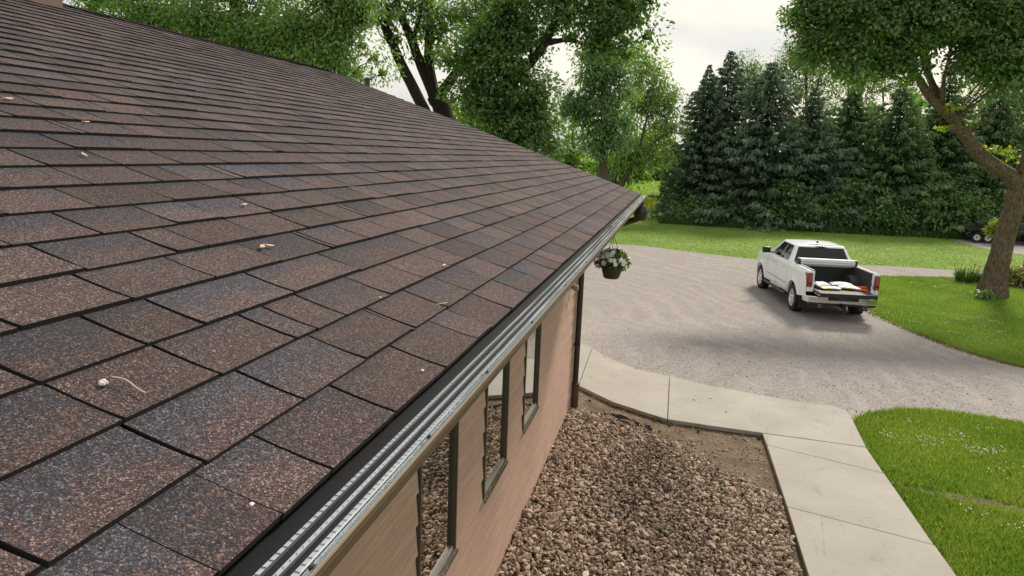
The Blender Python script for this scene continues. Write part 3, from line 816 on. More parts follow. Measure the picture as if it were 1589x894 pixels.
# ------------------------------------------------------------------ pickup truck
def car_paint(name, col):
    t = NT(name); return t.bsdf(col, .28, Coat_Weight=.6, Coat_Roughness=.06)
PW = car_paint('white_paint', (.84, .88, .93))
PB = plain('black_plastic', (.016, .016, .017), .5, .2)
PG = plain('bed_liner', (.030, .031, .033), .7, .3, 40)
PGF = plain('bed_floor_liner', (.065, .065, .068), .65, .3, 25)
t = NT('chrome'); CHR = t.bsdf((.78, .77, .74), .12, Metallic=1.0)
t = NT('alloy'); ALLOY = t.bsdf((.78, .79, .80), .3, Metallic=.7)
t = NT('tinted_glass'); TGL = t.bsdf((.006, .008, .010), .04, Specular_IOR_Level=.42)
t = NT('red_lens'); LENS = t.bsdf((.19, .008, .012), .15, Coat_Weight=.5)
t = NT('pink_lens'); LENS2 = t.bsdf((.32, .07, .07), .2, Coat_Weight=.5)
RUB = plain('tyre_rubber', (.018, .018, .019), .8, .25, 30)
truck = empty('pickup_truck', (4.98, 21.86, float(gz(21.86)) + .004), .145, .970)
tag(truck, 'white crew cab pickup parked on gravel with its tailgate down', 'pickup truck')
def xprof(z):
    return float(np.interp(z, [.40, .50, .62, .95, 1.15, 1.30, 1.38, 1.45], [.955, .985, 1.0, 1.025, 1.015, .995, .97, .95]))
def ztop(y): return float(np.interp(y, [-1.2, .6, 2.9, 3.3, 4.2, 4.66], [1.365, 1.385, 1.40, 1.34, 1.27, 1.12]))
def zbot(y):
    b = float(np.interp(y, [-1.2, -1.0, -.52, .5, 3.1, 4.2, 4.66], [.70, .64, .58, .46, .46, .50, .52]))
    for c in (0, 3.67):
        d = abs(y - c)
        if d < .505: b = max(b, .41 + math.sqrt(.505 ** 2 - d * d))
    return b
ys = sorted(set([round(v, 3) for v in np.arange(-1.12, 4.61, .11)] + [c + d for c in (0, 3.67) for d in (-.504, -.49, -.45, -.4, -.34, -.27, -.19, -.1, 0, .1, .19, .27, .34, .4, .45, .49, .504)] + [4.66]))
mb = MB()
NR = 9
for sgn in (-1, 1):
    V = []; F = []
    for y in ys:
        a, b = zbot(y), ztop(y)
        end = np.interp(y, [-1.12, -1.0, 4.1, 4.45, 4.66], [.975, 1, 1, .95, .84])
        for j in range(NR):
            z = a + (b - a) * j / (NR - 1)
            fl = 0
            for c in (0, 3.67):
                rr_ = math.hypot(y - c, z - .41)
                if rr_ < .62: fl = max(fl, .028 * min(1, (.62 - rr_) / .06))
            V.append((sgn * (xprof(z) * end + fl), y, z))
    for i in range(len(ys) - 1):
        for j in range(NR - 1): F.append((i * NR + j, (i + 1) * NR + j, (i + 1) * NR + j + 1, i * NR + j + 1))
    # arch and sill return, inwards
    b0 = len(V)
    for i, y in enumerate(ys): V.append((sgn * (abs(V[i * NR][0]) - .10), y, zbot(y)))
    for i in range(len(ys) - 1): F.append((i * NR, i * NR + NR, b0 + i + 1, b0 + i))
    mb.add(V, F)
# hood, nose, bed rail tops, rear corner posts, cowl
V = []; F = []
hy = [2.9, 3.3, 3.8, 4.2, 4.45, 4.66]
for y in hy:
    e = np.interp(y, [-1.12, -1.0, 4.1, 4.45, 4.66], [.975, 1, 1, .95, .84]); w = xprof(ztop(y)) * e
    for s in (-1, -.6, 0, .6, 1): V.append((s * w, y, ztop(y) + .05 * (1 - s * s)))
for i in range(len(hy) - 1):
    for j in range(4): F.append((i * 5 + j, i * 5 + j + 1, (i + 1) * 5 + j + 1, (i + 1) * 5 + j))
mb.add(V, F)
for s in (-1, 1):
    x0, x1 = sorted((s * .80, s * .968))
    mb.box((x0, -1.10, 1.355), (x1, .66, 1.392))
    xa, xb2 = sorted((s * .795, s * .985)); mb.box((xa, -1.135, .80), (xb2, -1.0, 1.372))
mb.box((-.8, 4.55, .55), (.8, 4.64, 1.12))
body = mb.build('body', PW, truck, True)
# cab greenhouse
B = dict(bl=(-.955, .70, 1.385), br=(.955, .70, 1.385), fl=(-.955, 3.02, 1.40), fr=(.955, 3.02, 1.40), tbl=(-.735, .98, 1.90), tbr=(.735, .98, 1.90), tfl=(-.72, 2.28, 1.915), tfr=(.72, 2.28, 1.915))
mb = MB()
K = list(B); mb.add([B[k] for k in K], [(K.index(a), K.index(b), K.index(c), K.index(d)) for a, b, c, d in (('bl', 'br', 'tbr', 'tbl'), ('br', 'fr', 'tfr', 'tbr'), ('fr', 'fl', 'tfl', 'tfr'), ('fl', 'bl', 'tbl', 'tfl'), ('tbl', 'tbr', 'tfr', 'tfl'))])
cab = mb.build('cab', PW, truck)
bv = cab.modifiers.new('round', 'BEVEL'); bv.width = .07; bv.segments = 4; bv.limit_method = 'ANGLE'
# roof crown
V = []; F = []
for i in range(7):
    for j in range(7):
        s, q = i / 6, j / 6
        V.append((-.66 + 1.32 * s, 1.04 + 1.18 * q, 1.903 + .045 * (1 - (2 * s - 1) ** 2) * (1 - .6 * (2 * q - 1) ** 4) + .010 * q))
for i in range(6):
    for j in range(6): F.append((i * 7 + j, (i + 1) * 7 + j, (i + 1) * 7 + j + 1, i * 7 + j + 1))
MB().add(V, F).build('roof_panel', PW, truck, True)
def pane(name, quad_, off, mat, s0=0, s1=1, t0=0, t1=1, parent=truck, th=.006):
    q = [Vector(p) for p in quad_]
    n = (q[1] - q[0]).cross(q[3] - q[0]).normalized()
    def pt(s, t_): return (q[0] * (1 - s) + q[1] * s) * (1 - t_) + (q[3] * (1 - s) + q[2] * s) * t_
    c = [pt(s0, t0), pt(s1, t0), pt(s1, t1), pt(s0, t1)]
    V = [p + n * off for p in c] + [p + n * (off + th) for p in c]
    return MB().add(V, [(0, 1, 2, 3), (4, 5, 6, 7), (0, 1, 5, 4), (1, 2, 6, 5), (2, 3, 7, 6), (3, 0, 4, 7)]).build(name, mat, parent)
back = [B['bl'], B['br'], B['tbr'], B['tbl']]; left = [B['fl'], B['bl'], B['tbl'], B['tfl']]; right = [B['br'], B['fr'], B['tfr'], B['tbr']]; front = [B['fr'], B['fl'], B['tfl'], B['tfr']]
rw = pane('rear_window', back, .002, TGL, .06, .94, .05, .86)
pane('windshield', front, .002, TGL, .07, .93, .06, .92)
for sd_, nm in ((left, 'L'), (right, 'R')):
    a, b = ((.17, .53), (.56, .91)) if nm == 'L' else ((.47, .83), (.09, .44))
    for lo, hi in (a, b):
        w_ = pane('side_window', sd_, .002, TGL, lo, hi, .03, .88)
    # window surround, black
mb = MB(); mb.bbox((-.16, .905, 1.835), (.16, .965, 1.895), .01); hb = mb.build('brake_light', CHR, truck)
MB().box((-.085, .898, 1.845), (.085, .906, 1.885)).build('red_lens', LENS, hb)
mb = MB(); mb.prism([(1.25, 1.93), (1.42, 1.93), (1.30, 1.995), (1.26, 1.995)], 0, -.02, .02); mb.build('roof_antenna', PB, truck)
# bed
mb = MB()
for s in (-1, 1):
    x0, x1 = sorted((s * .775, s * .80)); mb.box((x0, -1.09, .83), (x1, .66, 1.372))
    mb.lathe([(.40, -.115), (.42, -.05), (.42, .115)], (s * .665, 0, .75), 0, 20)
mb.box((-.80, .60, .83), (.80, .68, 1.38))
bed_ = mb.build('cargo_bed', PG, truck, True)
mb = MB(); mb.box((-.775, -1.13, .80), (.775, .60, .855))
for i in range(11): mb.box((-.74 + i * .14, -1.10, .8555), (-.67 + i * .14, .58, .866))
mb.build('bed_floor', PGF, truck)
for s in (-1, 1):
    x0, x1 = sorted((s * .775, s * .845)); MB().box((x0, -1.10, 1.394), (x1, .62, 1.408)).build('rail_cap', PB, truck)
    x0, x1 = sorted((s * .80, s * 1.0))
# tailgate, let down level
mb = MB(); mb.bbox((-.765, -1.665, .785), (.765, -1.135, .862), .012)
tg = mb.build('tailgate', PGF, truck)
MB().bbox((-.775, -1.70, .755), (.775, -1.655, .872), .012).build('tailgate_cap', PB, tg)
MB().bbox((-.76, -1.64, .765), (.76, -1.14, .786), .006).build('tailgate_skin', PW, tg)
for s in (-1, 1): MB().tube([(s * .772, -1.10, 1.15), (s * .772, -1.50, .875)], .008, 6).build('tailgate_cable', PB, tg)
# tail lights wrap the corner posts
for s in (-1, 1):
    mb = MB(); mb.bbox(tuple(sorted((s * .845, s * 1.0)))[:1] + (-1.165, .93), tuple(sorted((s * .845, s * 1.0)))[1:] + (-.93, 1.335), .02)
    tl = mb.build('tail_light', LENS, truck, True)
    x0, x1 = sorted((s * .875, s * .965)); mb = MB(); mb.box((x0, -1.169, 1.06), (x1, -1.1655, 1.22)); mb.build('lamp_lens', LENS2, tl)
    mb = MB(); mb.box((x0, -1.168, .955), (x1, -1.1652, 1.0)); mb.build('lamp_lens', LENS2, tl)
    MB().box((x0, -1.168, 1.275), (x1, -1.1652, 1.315)).build('lamp_lens', LENS2, tl)
# bumper
mb = MB()
pts = [(-1.01, -.92), (-1.02, -1.10), (-.94, -1.27), (-.70, -1.335), (.70, -1.335), (.94, -1.27), (1.02, -1.10), (1.01, -.92)]
inn = [(p[0] * .93, p[1] + .07) for p in pts][::-1]
mb.prism(pts + inn, 2, .51, .70)
bump_ = mb.build('rear_bumper', CHR, truck)
bv = bump_.modifiers.new('round', 'BEVEL'); bv.width = .02; bv.segments = 2; bv.limit_method = 'ANGLE'; bv.angle_limit = math.radians(60)
MB().bbox((-.42, -1.345, .60), (.42, -1.30, .712), .01).build('bumper_step', PB, bump_)
MB().bbox((-.92, -1.28, .44), (.92, -1.05, .512), .015).build('valance', PB, bump_)
MB().box((-.92, -1.27, .7005), (.92, -1.14, .712)).build('step_pad', PB, bump_)
MB().box((-.155, -1.349, .62), (.155, -1.346, .70)).build('number_plate', plain('plate_dark', (.05, .05, .06), .5), bump_)
for s in (-1, 1):
    MB().tube([(s * .62, -.9, .43), (s * .62, -1.30, .43)], .05, 12).build('exhaust_tip', CHR, truck, True)
    MB().tube([(s * .62, -1.296, .43), (s * .62, -1.306, .43)], .040, 12).build('exhaust_bore', PB, truck, True)
    x0, x1 = sorted((s * .74, s * .99)); MB().box((x0, -.60, .20), (x1, -.585, .60)).build('mud_flap', PB, truck)
mb = MB(); mb.box((-.045, -1.50, .40), (.045, -1.0, .49)).box((-.035, -1.52, .27), (.035, -1.46, .45)).lathe([(.012, 0), (.028, .02), (.03, .04), (.015, .06)], (0, -1.50, .45), 2, 10)
mb.build('tow_hitch', PB, truck)
# underbody
mb = MB(); mb.box((-.62, -1.05, .42), (.62, 4.4, .60)).box((-.90, .56, .42), (.90, 3.1, .55)).tube([(-.8, 0, .41), (.8, 0, .41)], .07, 8)
for c in (0, 3.67): mb.box((-.80, c - .49, .60), (.80, c + .49, .80 if c == 0 else 1.0))
mb.build('chassis', PB, truck)
# running boards, mirrors, handles, seams
for s in (-1, 1):
    x0, x1 = sorted((s * .95, s * 1.09)); MB().bbox((x0, .62, .375), (x1, 3.05, .425), .015).build('running_board', PB, truck)
    mb = MB(); mb.bbox(tuple(sorted((s * 1.05, s * 1.30)))[:1] + (2.55, 1.40), tuple(sorted((s * 1.05, s * 1.30)))[1:] + (2.70, 1.60), .03); mb.tube([(s * .93, 2.66, 1.41), (s * 1.10, 2.64, 1.45)], .03, 8)
    mb.build('side_mirror', PB, truck, True)
    for y in (1.02, 2.06):
        MB().bbox(tuple(sorted((s * 1.008, s * 1.045)))[:1] + (y, 1.17), tuple(sorted((s * 1.008, s * 1.045)))[1:] + (y + .22, 1.205), .01).build('door_handle', CHR, truck)
    for y in (.72, 1.84, 2.93):
        V = []; 
        for z in np.linspace(.52, 1.37, 9): x = s * (xprof(z) + .0025); V += [(x, y - .006, z), (x, y + .006, z)]
        MB().add(V, [(2 * i, 2 * i + 1, 2 * i + 3, 2 * i + 2) for i in range(8)]).build('door_seam', PB, truck)
    z = .70; x = s * (xprof(z) + .0035)
    MB().add([(x, .74, z), (x, 2.92, z), (x, 2.92, z + .022), (x, .74, z + .022)], [(0, 1, 2, 3)]).build('side_moulding', plain('grey_moulding', (.12, .12, .125), .4), truck)
# wheels
def wheel(s, y):
    w = empty('wheel'); w.parent = truck; w.location = (s * .885, y, .40)
    mb = MB(); mb.lathe([(.27, -.135), (.345, -.142), (.385, -.125), (.40, -.09), (.402, 0), (.40, .09), (.385, .125), (.345, .142), (.27, .135)], (0, 0, 0), 0, 28, False)
    for i in range(30):
        a = 2 * math.pi * i / 30; c_, s_ = math.cos(a), math.sin(a)
        for xx in (-.07, .07):
            V = [(xx + dx, (.400 + dr) * math.cos(a + da), (.400 + dr) * math.sin(a + da)) for dx in (-.055, .055) for da in (-.07, .07) for dr in (0, .010)]
            mb.add(V, [(1, 3, 7, 5), (0, 1, 5, 4), (2, 3, 7, 6), (0, 1, 3, 2), (4, 5, 7, 6)])
    mb.build('tyre', RUB, w, True)
    mb = MB(); mb.lathe([(.272, -.12), (.275, s * .11 if s > 0 else .11), (.262, .125), (.255, .11), (.25, -.11)] if s > 0 else [(.272, .12), (.275, -.11), (.262, -.125), (.255, -.11), (.25, .11)], (0, 0, 0), 0, 28, False)
    mb.build('rim', ALLOY, w, True)
    MB().lathe([(.25, -s * .02), (.25, s * .02)], (0, 0, 0), 0, 24).build('brake_disc', PB, w)
    for i in range(6):
        a = 2 * math.pi * i / 6 + .3
        for da in (-.16, .16):
            V = []
            for r_, hw, xo in ((.055, .030, .095), (.15, .024, .108), (.258, .030, .118)):
                c_, s_ = math.cos(a + da * min(1, r_ / .2)), math.sin(a + da * min(1, r_ / .2))
                for q in (-1, 1):
                    V += [(s * xo, r_ * c_ - q * hw * s_, r_ * s_ + q * hw * c_), (s * (xo - .05), r_ * c_ - q * hw * s_, r_ * s_ + q * hw * c_)]
            F = []
            for j in range(2):
                o_ = j * 4; F += [(o_, o_ + 2, o_ + 6, o_ + 4), (o_ + 1, o_ + 5, o_ + 7, o_ + 3), (o_, o_ + 4, o_ + 5, o_ + 1), (o_ + 2, o_ + 3, o_ + 7, o_ + 6)]
            MB().add(V, F).build('spoke', ALLOY, w)
    MB().lathe([(.07, s * .06), (.068, s * .115), (.04, s * .125)], (0, 0, 0), 0, 16).build('hub', ALLOY, w, True)
for s in (-1, 1):
    for y in (0, 3.67): wheel(s, y)
# rolled-up bed cover in front of the rear window
V = []; F = []; n_ = 24
for j in (0, 1):
    for i in range(n_):
        a = 2 * math.pi * i / n_; r_ = .120 if i % 3 else .106
        V.append(((-.80, .80)[j], .30 + r_ * math.cos(a), 1.455 + r_ * math.sin(a)))
for i in range(n_): F.append((i, (i + 1) % n_, n_ + (i + 1) % n_, n_ + i))
F += [tuple(range(n_))[::-1], tuple(range(n_, 2 * n_))]
rc = MB().add(V, F).build('rolled_bed_cover', plain('vinyl_cover', (.62, .63, .62), .5, .1, 20), truck)
for s in (-1, 1):
    mb = MB(); mb.tube([(s * .80, .30, 1.455), (s * .86, .30, 1.455)], .128, 16); mb.build('cover_end', PB, rc, True)
    x0, x1 = sorted((s * .79, s * .83)); MB().box((x0, .20, 1.392), (x1, .40, 1.43)).build('cover_bracket', PB, rc)

# cargo in the bed: bags and an orange strap bundle, things of their own
TRM = Matrix.Translation(truck.location) @ Matrix.Rotation(.145, 4, 'Z') @ Matrix.Scale(.97, 4)
def bag(name, x, y, z, L, Wd, H, rz, label, mats):
    bm = bmesh.new(); bmesh.ops.create_cube(bm, size=1)
    bmesh.ops.subdivide_edges(bm, edges=bm.edges[:], cuts=5, use_grid_fill=True)
    rr = random.Random(sum(map(ord, label)))
    for v in bm.verts:
        c = v.co; fx, fy = abs(c.x) * 2, abs(c.y) * 2
        sw = (1 - fx ** 4 * .75) * (1 - fy ** 4 * .75)
        c.z = c.z * sw + .06 * math.sin(c.x * 9 + x * 5) * math.sin(c.y * 7) + rr.uniform(-.03, .03)
        c.x *= 1 + .03 * math.sin(c.y * 8)
        c.x *= L; c.y *= Wd; c.z = c.z * H
    zmin = min(v.co.z for v in bm.verts)
    for v in bm.verts: v.co.z -= zmin
    me = bpy.data.meshes.new(name); bm.to_mesh(me); bm.free()
    o = link(name, me, mats[0], None, True)
    p = TRM @ Vector((x, y, z)); o.location = p; o.rotation_euler = (0, 0, .145 + rz)
    tag(o, label, 'bag', 'bags in the truck bed')
    if len(mats) > 1:          # printed band
        s = o.modifiers.new('s', 'SUBSURF'); s.levels = 1; s.render_levels = 1
    return o
def bag_mat(name, lo, hi):
    t = NT(name); sx = t.node('ShaderNodeSeparateXYZ', {0: t.objc()}).outputs
    n_ = t.noise(t.objc(), 7, 3)
    f_ = t.math('ADD', sx[0], t.math('MULTIPLY', n_, .16))
    c = t.ramp(t.mrange(f_, -.35, .45, 0, 1), [(0, (.70, .72, .74)), (lo, (.70, .72, .74)), (lo + .02, (.72, .50, .05)), (hi, (.75, .58, .10)), (hi + .02, (.66, .70, .74)), (1, (.72, .74, .76))])
    gr = t.noise(t.objc(), 16, 4); c = t.mix(t.mrange(gr, .60, .68, 0, .7), c, (.22, .26, .32))
    return t.bsdf(c, .45, t.bump(n_, .5, .02))
BM1, BM2 = bag_mat('bag_print_a', .1, .45), bag_mat('bag_print_b', .3, .62); BM0 = plain('bag_white', (.68, .70, .72), .5, .12, 12)
zf = .867
bag('feed_bag', -.47, -.72, zf, .50, .34, .15, .5, 'plump white bag behind the left tail light in the truck bed', [BM0, 1])
bag('feed_bag', -.30, -1.02, zf, .54, .30, .09, .12, 'yellow and white bag by the tailgate left side in the truck bed', [BM1, 1])
bag('feed_bag', .22, -.45, zf, .60, .38, .13, -.1, 'big white bag in the middle of the truck bed', [BM0, 1])
bag('feed_bag', .30, -.86, zf, .58, .32, .10, -.25, 'flat yellow and white bag nearest the orange bundle in the truck bed', [BM2, 1])
mb = MB(); rr = random.Random(3)
for i in range(7):
    a = rr.uniform(-.5, .5); pth = [(rr.uniform(-.16, .0), rr.uniform(-.07, .07), .03 + rr.random() * .05)]
    for j in range(4): pth.append((pth[-1][0] + .085, pth[-1][1] + a * .06 + rr.uniform(-.03, .03), max(.018, pth[-1][2] + rr.uniform(-.04, .03))))
    mb.tube(pth, [.024, .034, .03, .024, .012], 7)
o = mb.build('orange_bundle', plain('orange_fabric', (.68, .15, .04), .7, .25, 30), None, True)
o.location = TRM @ Vector((.52, -1.02, zf)); o.rotation_euler = (0, 0, .05); o.scale = (.95, .95, .95)
tag(o, 'crumpled orange fabric bundle at the right of the truck bed', 'strap')

# ------------------------------------------------------------------ hanging basket
hb0 = Vector((-.10, 7.30, 2.455))
bk = empty('hanging_basket', hb0); tag(bk, 'hanging basket of white flowers in a brown pot under the gutter', 'hanging basket')
mb = MB(); mb.lathe([(.070, 0), (.082, .012), (.112, .115), (.120, .118), (.120, .135), (.105, .135), (.10, .12)], (0, 0, 0), 2, 20); mb.build('pot', M['potclay'], bk, True)
mb = MB()
for i in range(3):
    a = 2 * math.pi * i / 3 + .5; mb.tube([(.115 * math.cos(a), .115 * math.sin(a), .13), (0, 0, .46)], .0032, 5)
mb.tube(smooth_path([(0, 0, .455), (.004, 0, .50), (-.012, 0, .53), (.0, 0, .56), (0, 0, .575)], 3), .006, 6)
mb.build('hanger', M['wire'], bk)
def leafset(C, A, L, Wd, N=None):
    """rhombic leaves folded along the midrib: centre, direction, length, width"""
    k = len(C); A = A / (np.linalg.norm(A, axis=1)[:, None] + 1e-9)
    r_ = RNG.normal(size=(k, 3)) if N is None else N; Bv = np.cross(A, r_); Bv /= (np.linalg.norm(Bv, axis=1)[:, None] + 1e-9)
    L = np.broadcast_to(L, (k,))[:, None]; Wd = np.broadcast_to(Wd, (k,))[:, None]
    return np.stack([C - A * L * .5, C + Bv * Wd * .5 - A * L * .06, C + A * L * .5, C - Bv * Wd * .5 - A * L * .06], 1)
def leaf_object(name, V4, rnd, mat, parent=None):
    k = len(V4); F = np.arange(4 * k).reshape(k, 4)
    return link(name, npmesh(name, V4.reshape(-1, 3), F, np.repeat(rnd, 4, 0)), mat, parent)
k = 900
d = RNG.normal(size=(k, 3)); d /= np.linalg.norm(d, axis=1)[:, None]; d[:, 2] = np.where(d[:, 2] < -.55, -d[:, 2], d[:, 2])
C_ = d * np.array([.175, .175, .125]) * RNG.uniform(.55, 1.08, (k, 1)) + np.array([0, 0, .175])
leaf_object('foliage', leafset(C_, d + RNG.normal(0, .6, (k, 3)) + np.array([0, 0, -.5]), RNG.uniform(.03, .055, k), RNG.uniform(.016, .028, k)),
            np.stack([RNG.random(k), (d[:, 0] > .4) * RNG.random(k) * .7, RNG.random(k)], 1), M['basketleaf'], bk)
for i in range(26):
    a = RNG.uniform(0, 6.28); e = RNG.uniform(-.1, 1.2); dd = np.array([math.cos(a) * math.cos(e), math.sin(a) * math.cos(e), math.sin(e)])
    if i < 14: dd = np.array([RNG.uniform(-.8, .8), -RNG.uniform(.4, 1), RNG.uniform(.0, .8)]); dd /= np.linalg.norm(dd)
    c = Vector(dd * np.array([.18, .18, .13])) + Vector((0, 0, .175)); n_ = Vector(dd); a1 = n_.orthogonal().normalized(); b1 = n_.cross(a1)
    V = [c + n_ * .006]; F = []; r_ = random.uniform(.025, .036)
    for q in range(10):
        w_ = 2 * math.pi * q / 10; rr_ = r_ * (1 if q % 2 == 0 else .72)
        V.append(c + (a1 * math.cos(w_) + b1 * math.sin(w_)) * rr_ + n_ * random.uniform(.004, .014))
    for q in range(10): F.append((0, 1 + q, 1 + (q + 1) % 10))
    MB().add(V, F).build('flower', M['petal'], bk)

# ------------------------------------------------------------------ litter on the roof
LIT = plain('dry_leaf_tan', (.50, .32, .16), .7, .25, 60); LITW = plain('white_fluff', (.60, .57, .54), .9, .1, 60); TWG = plain('dry_twig', (.42, .36, .28), .8, .2, 60); TWGD = plain('grey_twig', (.17, .16, .155), .8, .2, 60)
RN = Vector((sa, 0, ca)); RV = Vector((-ca, 0, sa)); RU = Vector((0, 1, 0))
RM3 = Matrix((( RU[0], RV[0], RN[0]), (RU[1], RV[1], RN[1]), (RU[2], RV[2], RN[2]))).to_4x4()
def litter(name, u, v, rz, build, mat, label, cat, group=None, w=.0095):
    mb = MB(); build(mb); o = mb.build(name, mat)
    p = roof(u, v, w); o.matrix_world = Matrix.Translation(p) @ RM3 @ Matrix.Rotation(rz, 4, 'Z')
    tag(o, label, cat, group); return o
def leafshape(L, Wd, curl=.25):
    def f(mb):
        V = []; F = []; n_ = 7
        for i in range(n_):
            t_ = i / (n_ - 1); w_ = Wd * math.sin(math.pi * min(1, t_ * .92 + .06)) ** .8 * (1 if i % 2 else .8)
            zz = curl * L * (t_ - .5) ** 2 + .001
            V += [(L * (t_ - .5), -w_ / 2, zz + curl * w_ * .4), (L * (t_ - .5), 0, zz), (L * (t_ - .5), w_ / 2, zz + curl * w_ * .4)]
        for i in range(n_ - 1):
            for j in (0, 1): F.append((i * 3 + j, i * 3 + 3 + j, i * 3 + 4 + j, i * 3 + 1 + j))
        mb.add(V, F); mb.tube([(-L * .5, 0, .003), (-L * .72, .004, .002)], .0012, 5)
    return f
def twigshape(pts, r_=.0016):
    def f(mb): mb.tube(smooth_path([(*p, .004 + .003 * (i % 2)) for i, p in enumerate(pts)], 3), r_, 6)
    return f
litter('dry_leaf', 1.752, .655, .4, leafshape(.030, .016), LIT, 'larger tan dry leaf of the pair lying mid-roof', 'leaf', 'dry leaves on the roof')
litter('dry_leaf', 1.785, .652, -.5, leafshape(.028, .013), LIT, 'smaller tan dry leaf of the pair lying mid-roof', 'leaf', 'dry leaves on the roof')
litter('dry_leaf', 2.05, .918, .1, leafshape(.030, .012), LIT, 'single tan dry leaf just up the roof from the leaf pair', 'leaf', 'dry leaves on the roof')
litter('dry_leaf', 1.857, 1.36, 1.2, leafshape(.032, .014), LIT, 'small tan dry leaf high on the left part of the roof', 'leaf', 'dry leaves on the roof')
litter('dry_leaf', 2.084, 1.90, .3, leafshape(.040, .018), LIT, 'pale dry leaf at the left edge of the roof in view', 'leaf', 'dry leaves on the roof')
litter('dry_leaf', 2.34, .30, .1, leafshape(.036, .010), TWG, 'pale narrow dry leaf lying a few courses above the gutter', 'leaf', 'dry leaves on the roof')
litter('dry_leaf', 2.205, 1.69, .2, leafshape(.034, .012), LIT, 'curled dry leaf on the upper left shingles below the chimney', 'leaf', 'dry leaves on the roof')
def fluff(mb):
    for i in range(9): mb.lathe([(.001, 0), (.003, .002), (.0038, .004), (.002, .0065), (.001, .007)], (random.uniform(-.006, .006), random.uniform(-.005, .005), -.003), 2, 7)
litter('bird_dropping', .888, .375, 0, fluff, LITW, 'white fluffy lump beside a pale stem on a near shingle', 'droppings', None, .006)
litter('twig', .897, .345, -.9, twigshape([(-.02, .022), (.0, .012), (.018, -.006), (.03, -.022)], .0015), TWG, 'pale curved dry stem beside the white fluffy lump', 'twig', 'twigs on the roof')
litter('twig', 2.97, .95, 2.6, twigshape([(-.12, .02), (-.06, -.012), (.02, .0), (.10, .01), (.17, -.02)], .0022), TWGD, 'long thin grey twig lying across the middle of the roof', 'twig', 'twigs on the roof', .012)
litter('twig', 1.92, .16, 2.9, twigshape([(-.03, 0), (.0, .004), (.03, .0)], .0013), TWG, 'short straw-coloured twig lying near the gutter edge', 'twig', 'twigs on the roof')
def chip(s):
    def f(mb): mb.add([(-s, -s * .6, .001), (s, -s * .5, .001), (s * .7, s * .6, .002), (-s * .6, s * .8, .001), (0, 0, s * .6)], [(0, 1, 4), (1, 2, 4), (2, 3, 4), (3, 0, 4)])
    return f
litter('paper_chip', .79, .04, 0, chip(.004), LITW, 'lilac white speck on the shingle at the gutter, nearest the camera', 'speck', 'pale specks on the roof', .009)
litter('paper_chip', 1.436, .032, 0, chip(.005), LITW, 'white triangular speck by the gutter black strip', 'speck', 'pale specks on the roof', .009)
litter('paper_chip', 1.76, .288, 0, chip(.005), LIT, 'tan chip caught on a shingle butt edge', 'speck', 'pale specks on the roof', .011)

# black landscape fabric poking out of the rocks
def fabric(pts, label, name='fabric_scrap'):
    V = []; F = []; n_ = len(pts); m_ = 4
    for i, (x, y, z, w_) in enumerate(pts):
        for j in range(m_):
            s = j / (m_ - 1) - .5
            V.append((x + s * w_ * .3, y + s * w_, z + .02 * math.sin(i * 2.1 + j * 1.7) + .02 * (1 - abs(s) * 2)))
    for i in range(n_ - 1):
        for j in range(m_ - 1): F.append((i * m_ + j, (i + 1) * m_ + j, (i + 1) * m_ + j + 1, i * m_ + j + 1))
    t = NT('black_poly_film'); m_ = t.bsdf((.020, .022, .028), .22, Specular_IOR_Level=.8)
    o = MB().add(V, F).build(name, m_); sm = o.modifiers.new('thick', 'SOLIDIFY'); sm.thickness = .002
    return tag(o, label, 'plastic sheet', 'scraps of edging film')
fabric([(-.28, 9.80, .03, .04), (-.18, 9.77, .045, .07), (-.05, 9.73, .05, .08), (.06, 9.68, .05, .07), (.16, 9.60, .045, .06), (.24, 9.54, .03, .04)], 'crumpled shiny black plastic film half buried at the rock edge')
fabric([(.26, 9.50, .04, .05), (.31, 9.46, .06, .09), (.37, 9.42, .06, .08), (.42, 9.38, .03, .05)], 'small black plastic flap right of the crumpled film')

# ------------------------------------------------------------------ trees and plants
def bark_mat(name, dark, light, sc=1.0, bumpd=.05, warm=None):
    t = NT(name)
    p = t.pos((13 * sc, 13 * sc, 3.0 * sc))
    n = t.noise(p, 1.6, 6, .65, .6); v = t.voro(p, 1.7, 'Distance')
    h = t.math('ADD', t.math('MULTIPLY', n, .7), t.math('MULTIPLY', v, .5))
    c = t.ramp(h, [(.28, dark), (.72, light)])
    if warm:
        w = t.noise(t.pos(), 1.6, 4); c = t.mix(t.mrange(w, .48, .7, 0, .55), c, warm)
    return t.bsdf(c, .95, t.bump(h, 1.0, bumpd), Specular_IOR_Level=.15)
BARK_D = bark_mat('dark_bark', (.012, .010, .008), (.045, .035, .026))
BARK_M = bark_mat('grey_bark', (.05, .042, .034), (.16, .135, .11))
BARK_R = bark_mat('furrowed_bark', (.028, .020, .014), (.21, .16, .115), 1.0, .08, (.13, .075, .036))
L_ASH = leaf_mat('ash_leaf', (0.065, 0.151, 0.031), (0.194, 0.324, 0.050), (0.340, 0.432, 0.060), 0.54)
L_DARK = leaf_mat('maple_leaf_dark', (0.041, 0.104, 0.018), (0.116, 0.228, 0.032), (0.265, 0.372, 0.040), 0.52)
L_SPARSE = leaf_mat('hackberry_leaf', (0.060, 0.138, 0.023), (0.172, 0.289, 0.041), (0.299, 0.414, 0.046), 0.57)
L_BLUE = leaf_mat('blue_green_leaf', (0.065, 0.152, 0.052), (0.165, 0.284, 0.081), (0.288, 0.383, 0.069), 0.52)
L_LIGHT = leaf_mat('silver_maple_leaf', (0.097, 0.193, 0.041), (0.228, 0.347, 0.064), (0.331, 0.426, 0.069), 0.57)
L_BRIGHT = leaf_mat('bright_leaf', (0.105, 0.204, 0.024), (0.209, 0.330, 0.037), (0.297, 0.396, 0.050), 0.60)
L_YELLOW = leaf_mat('sprout_leaf', (.16, .24, .018), (.32, .38, .03), (.4, .42, .05), .5)
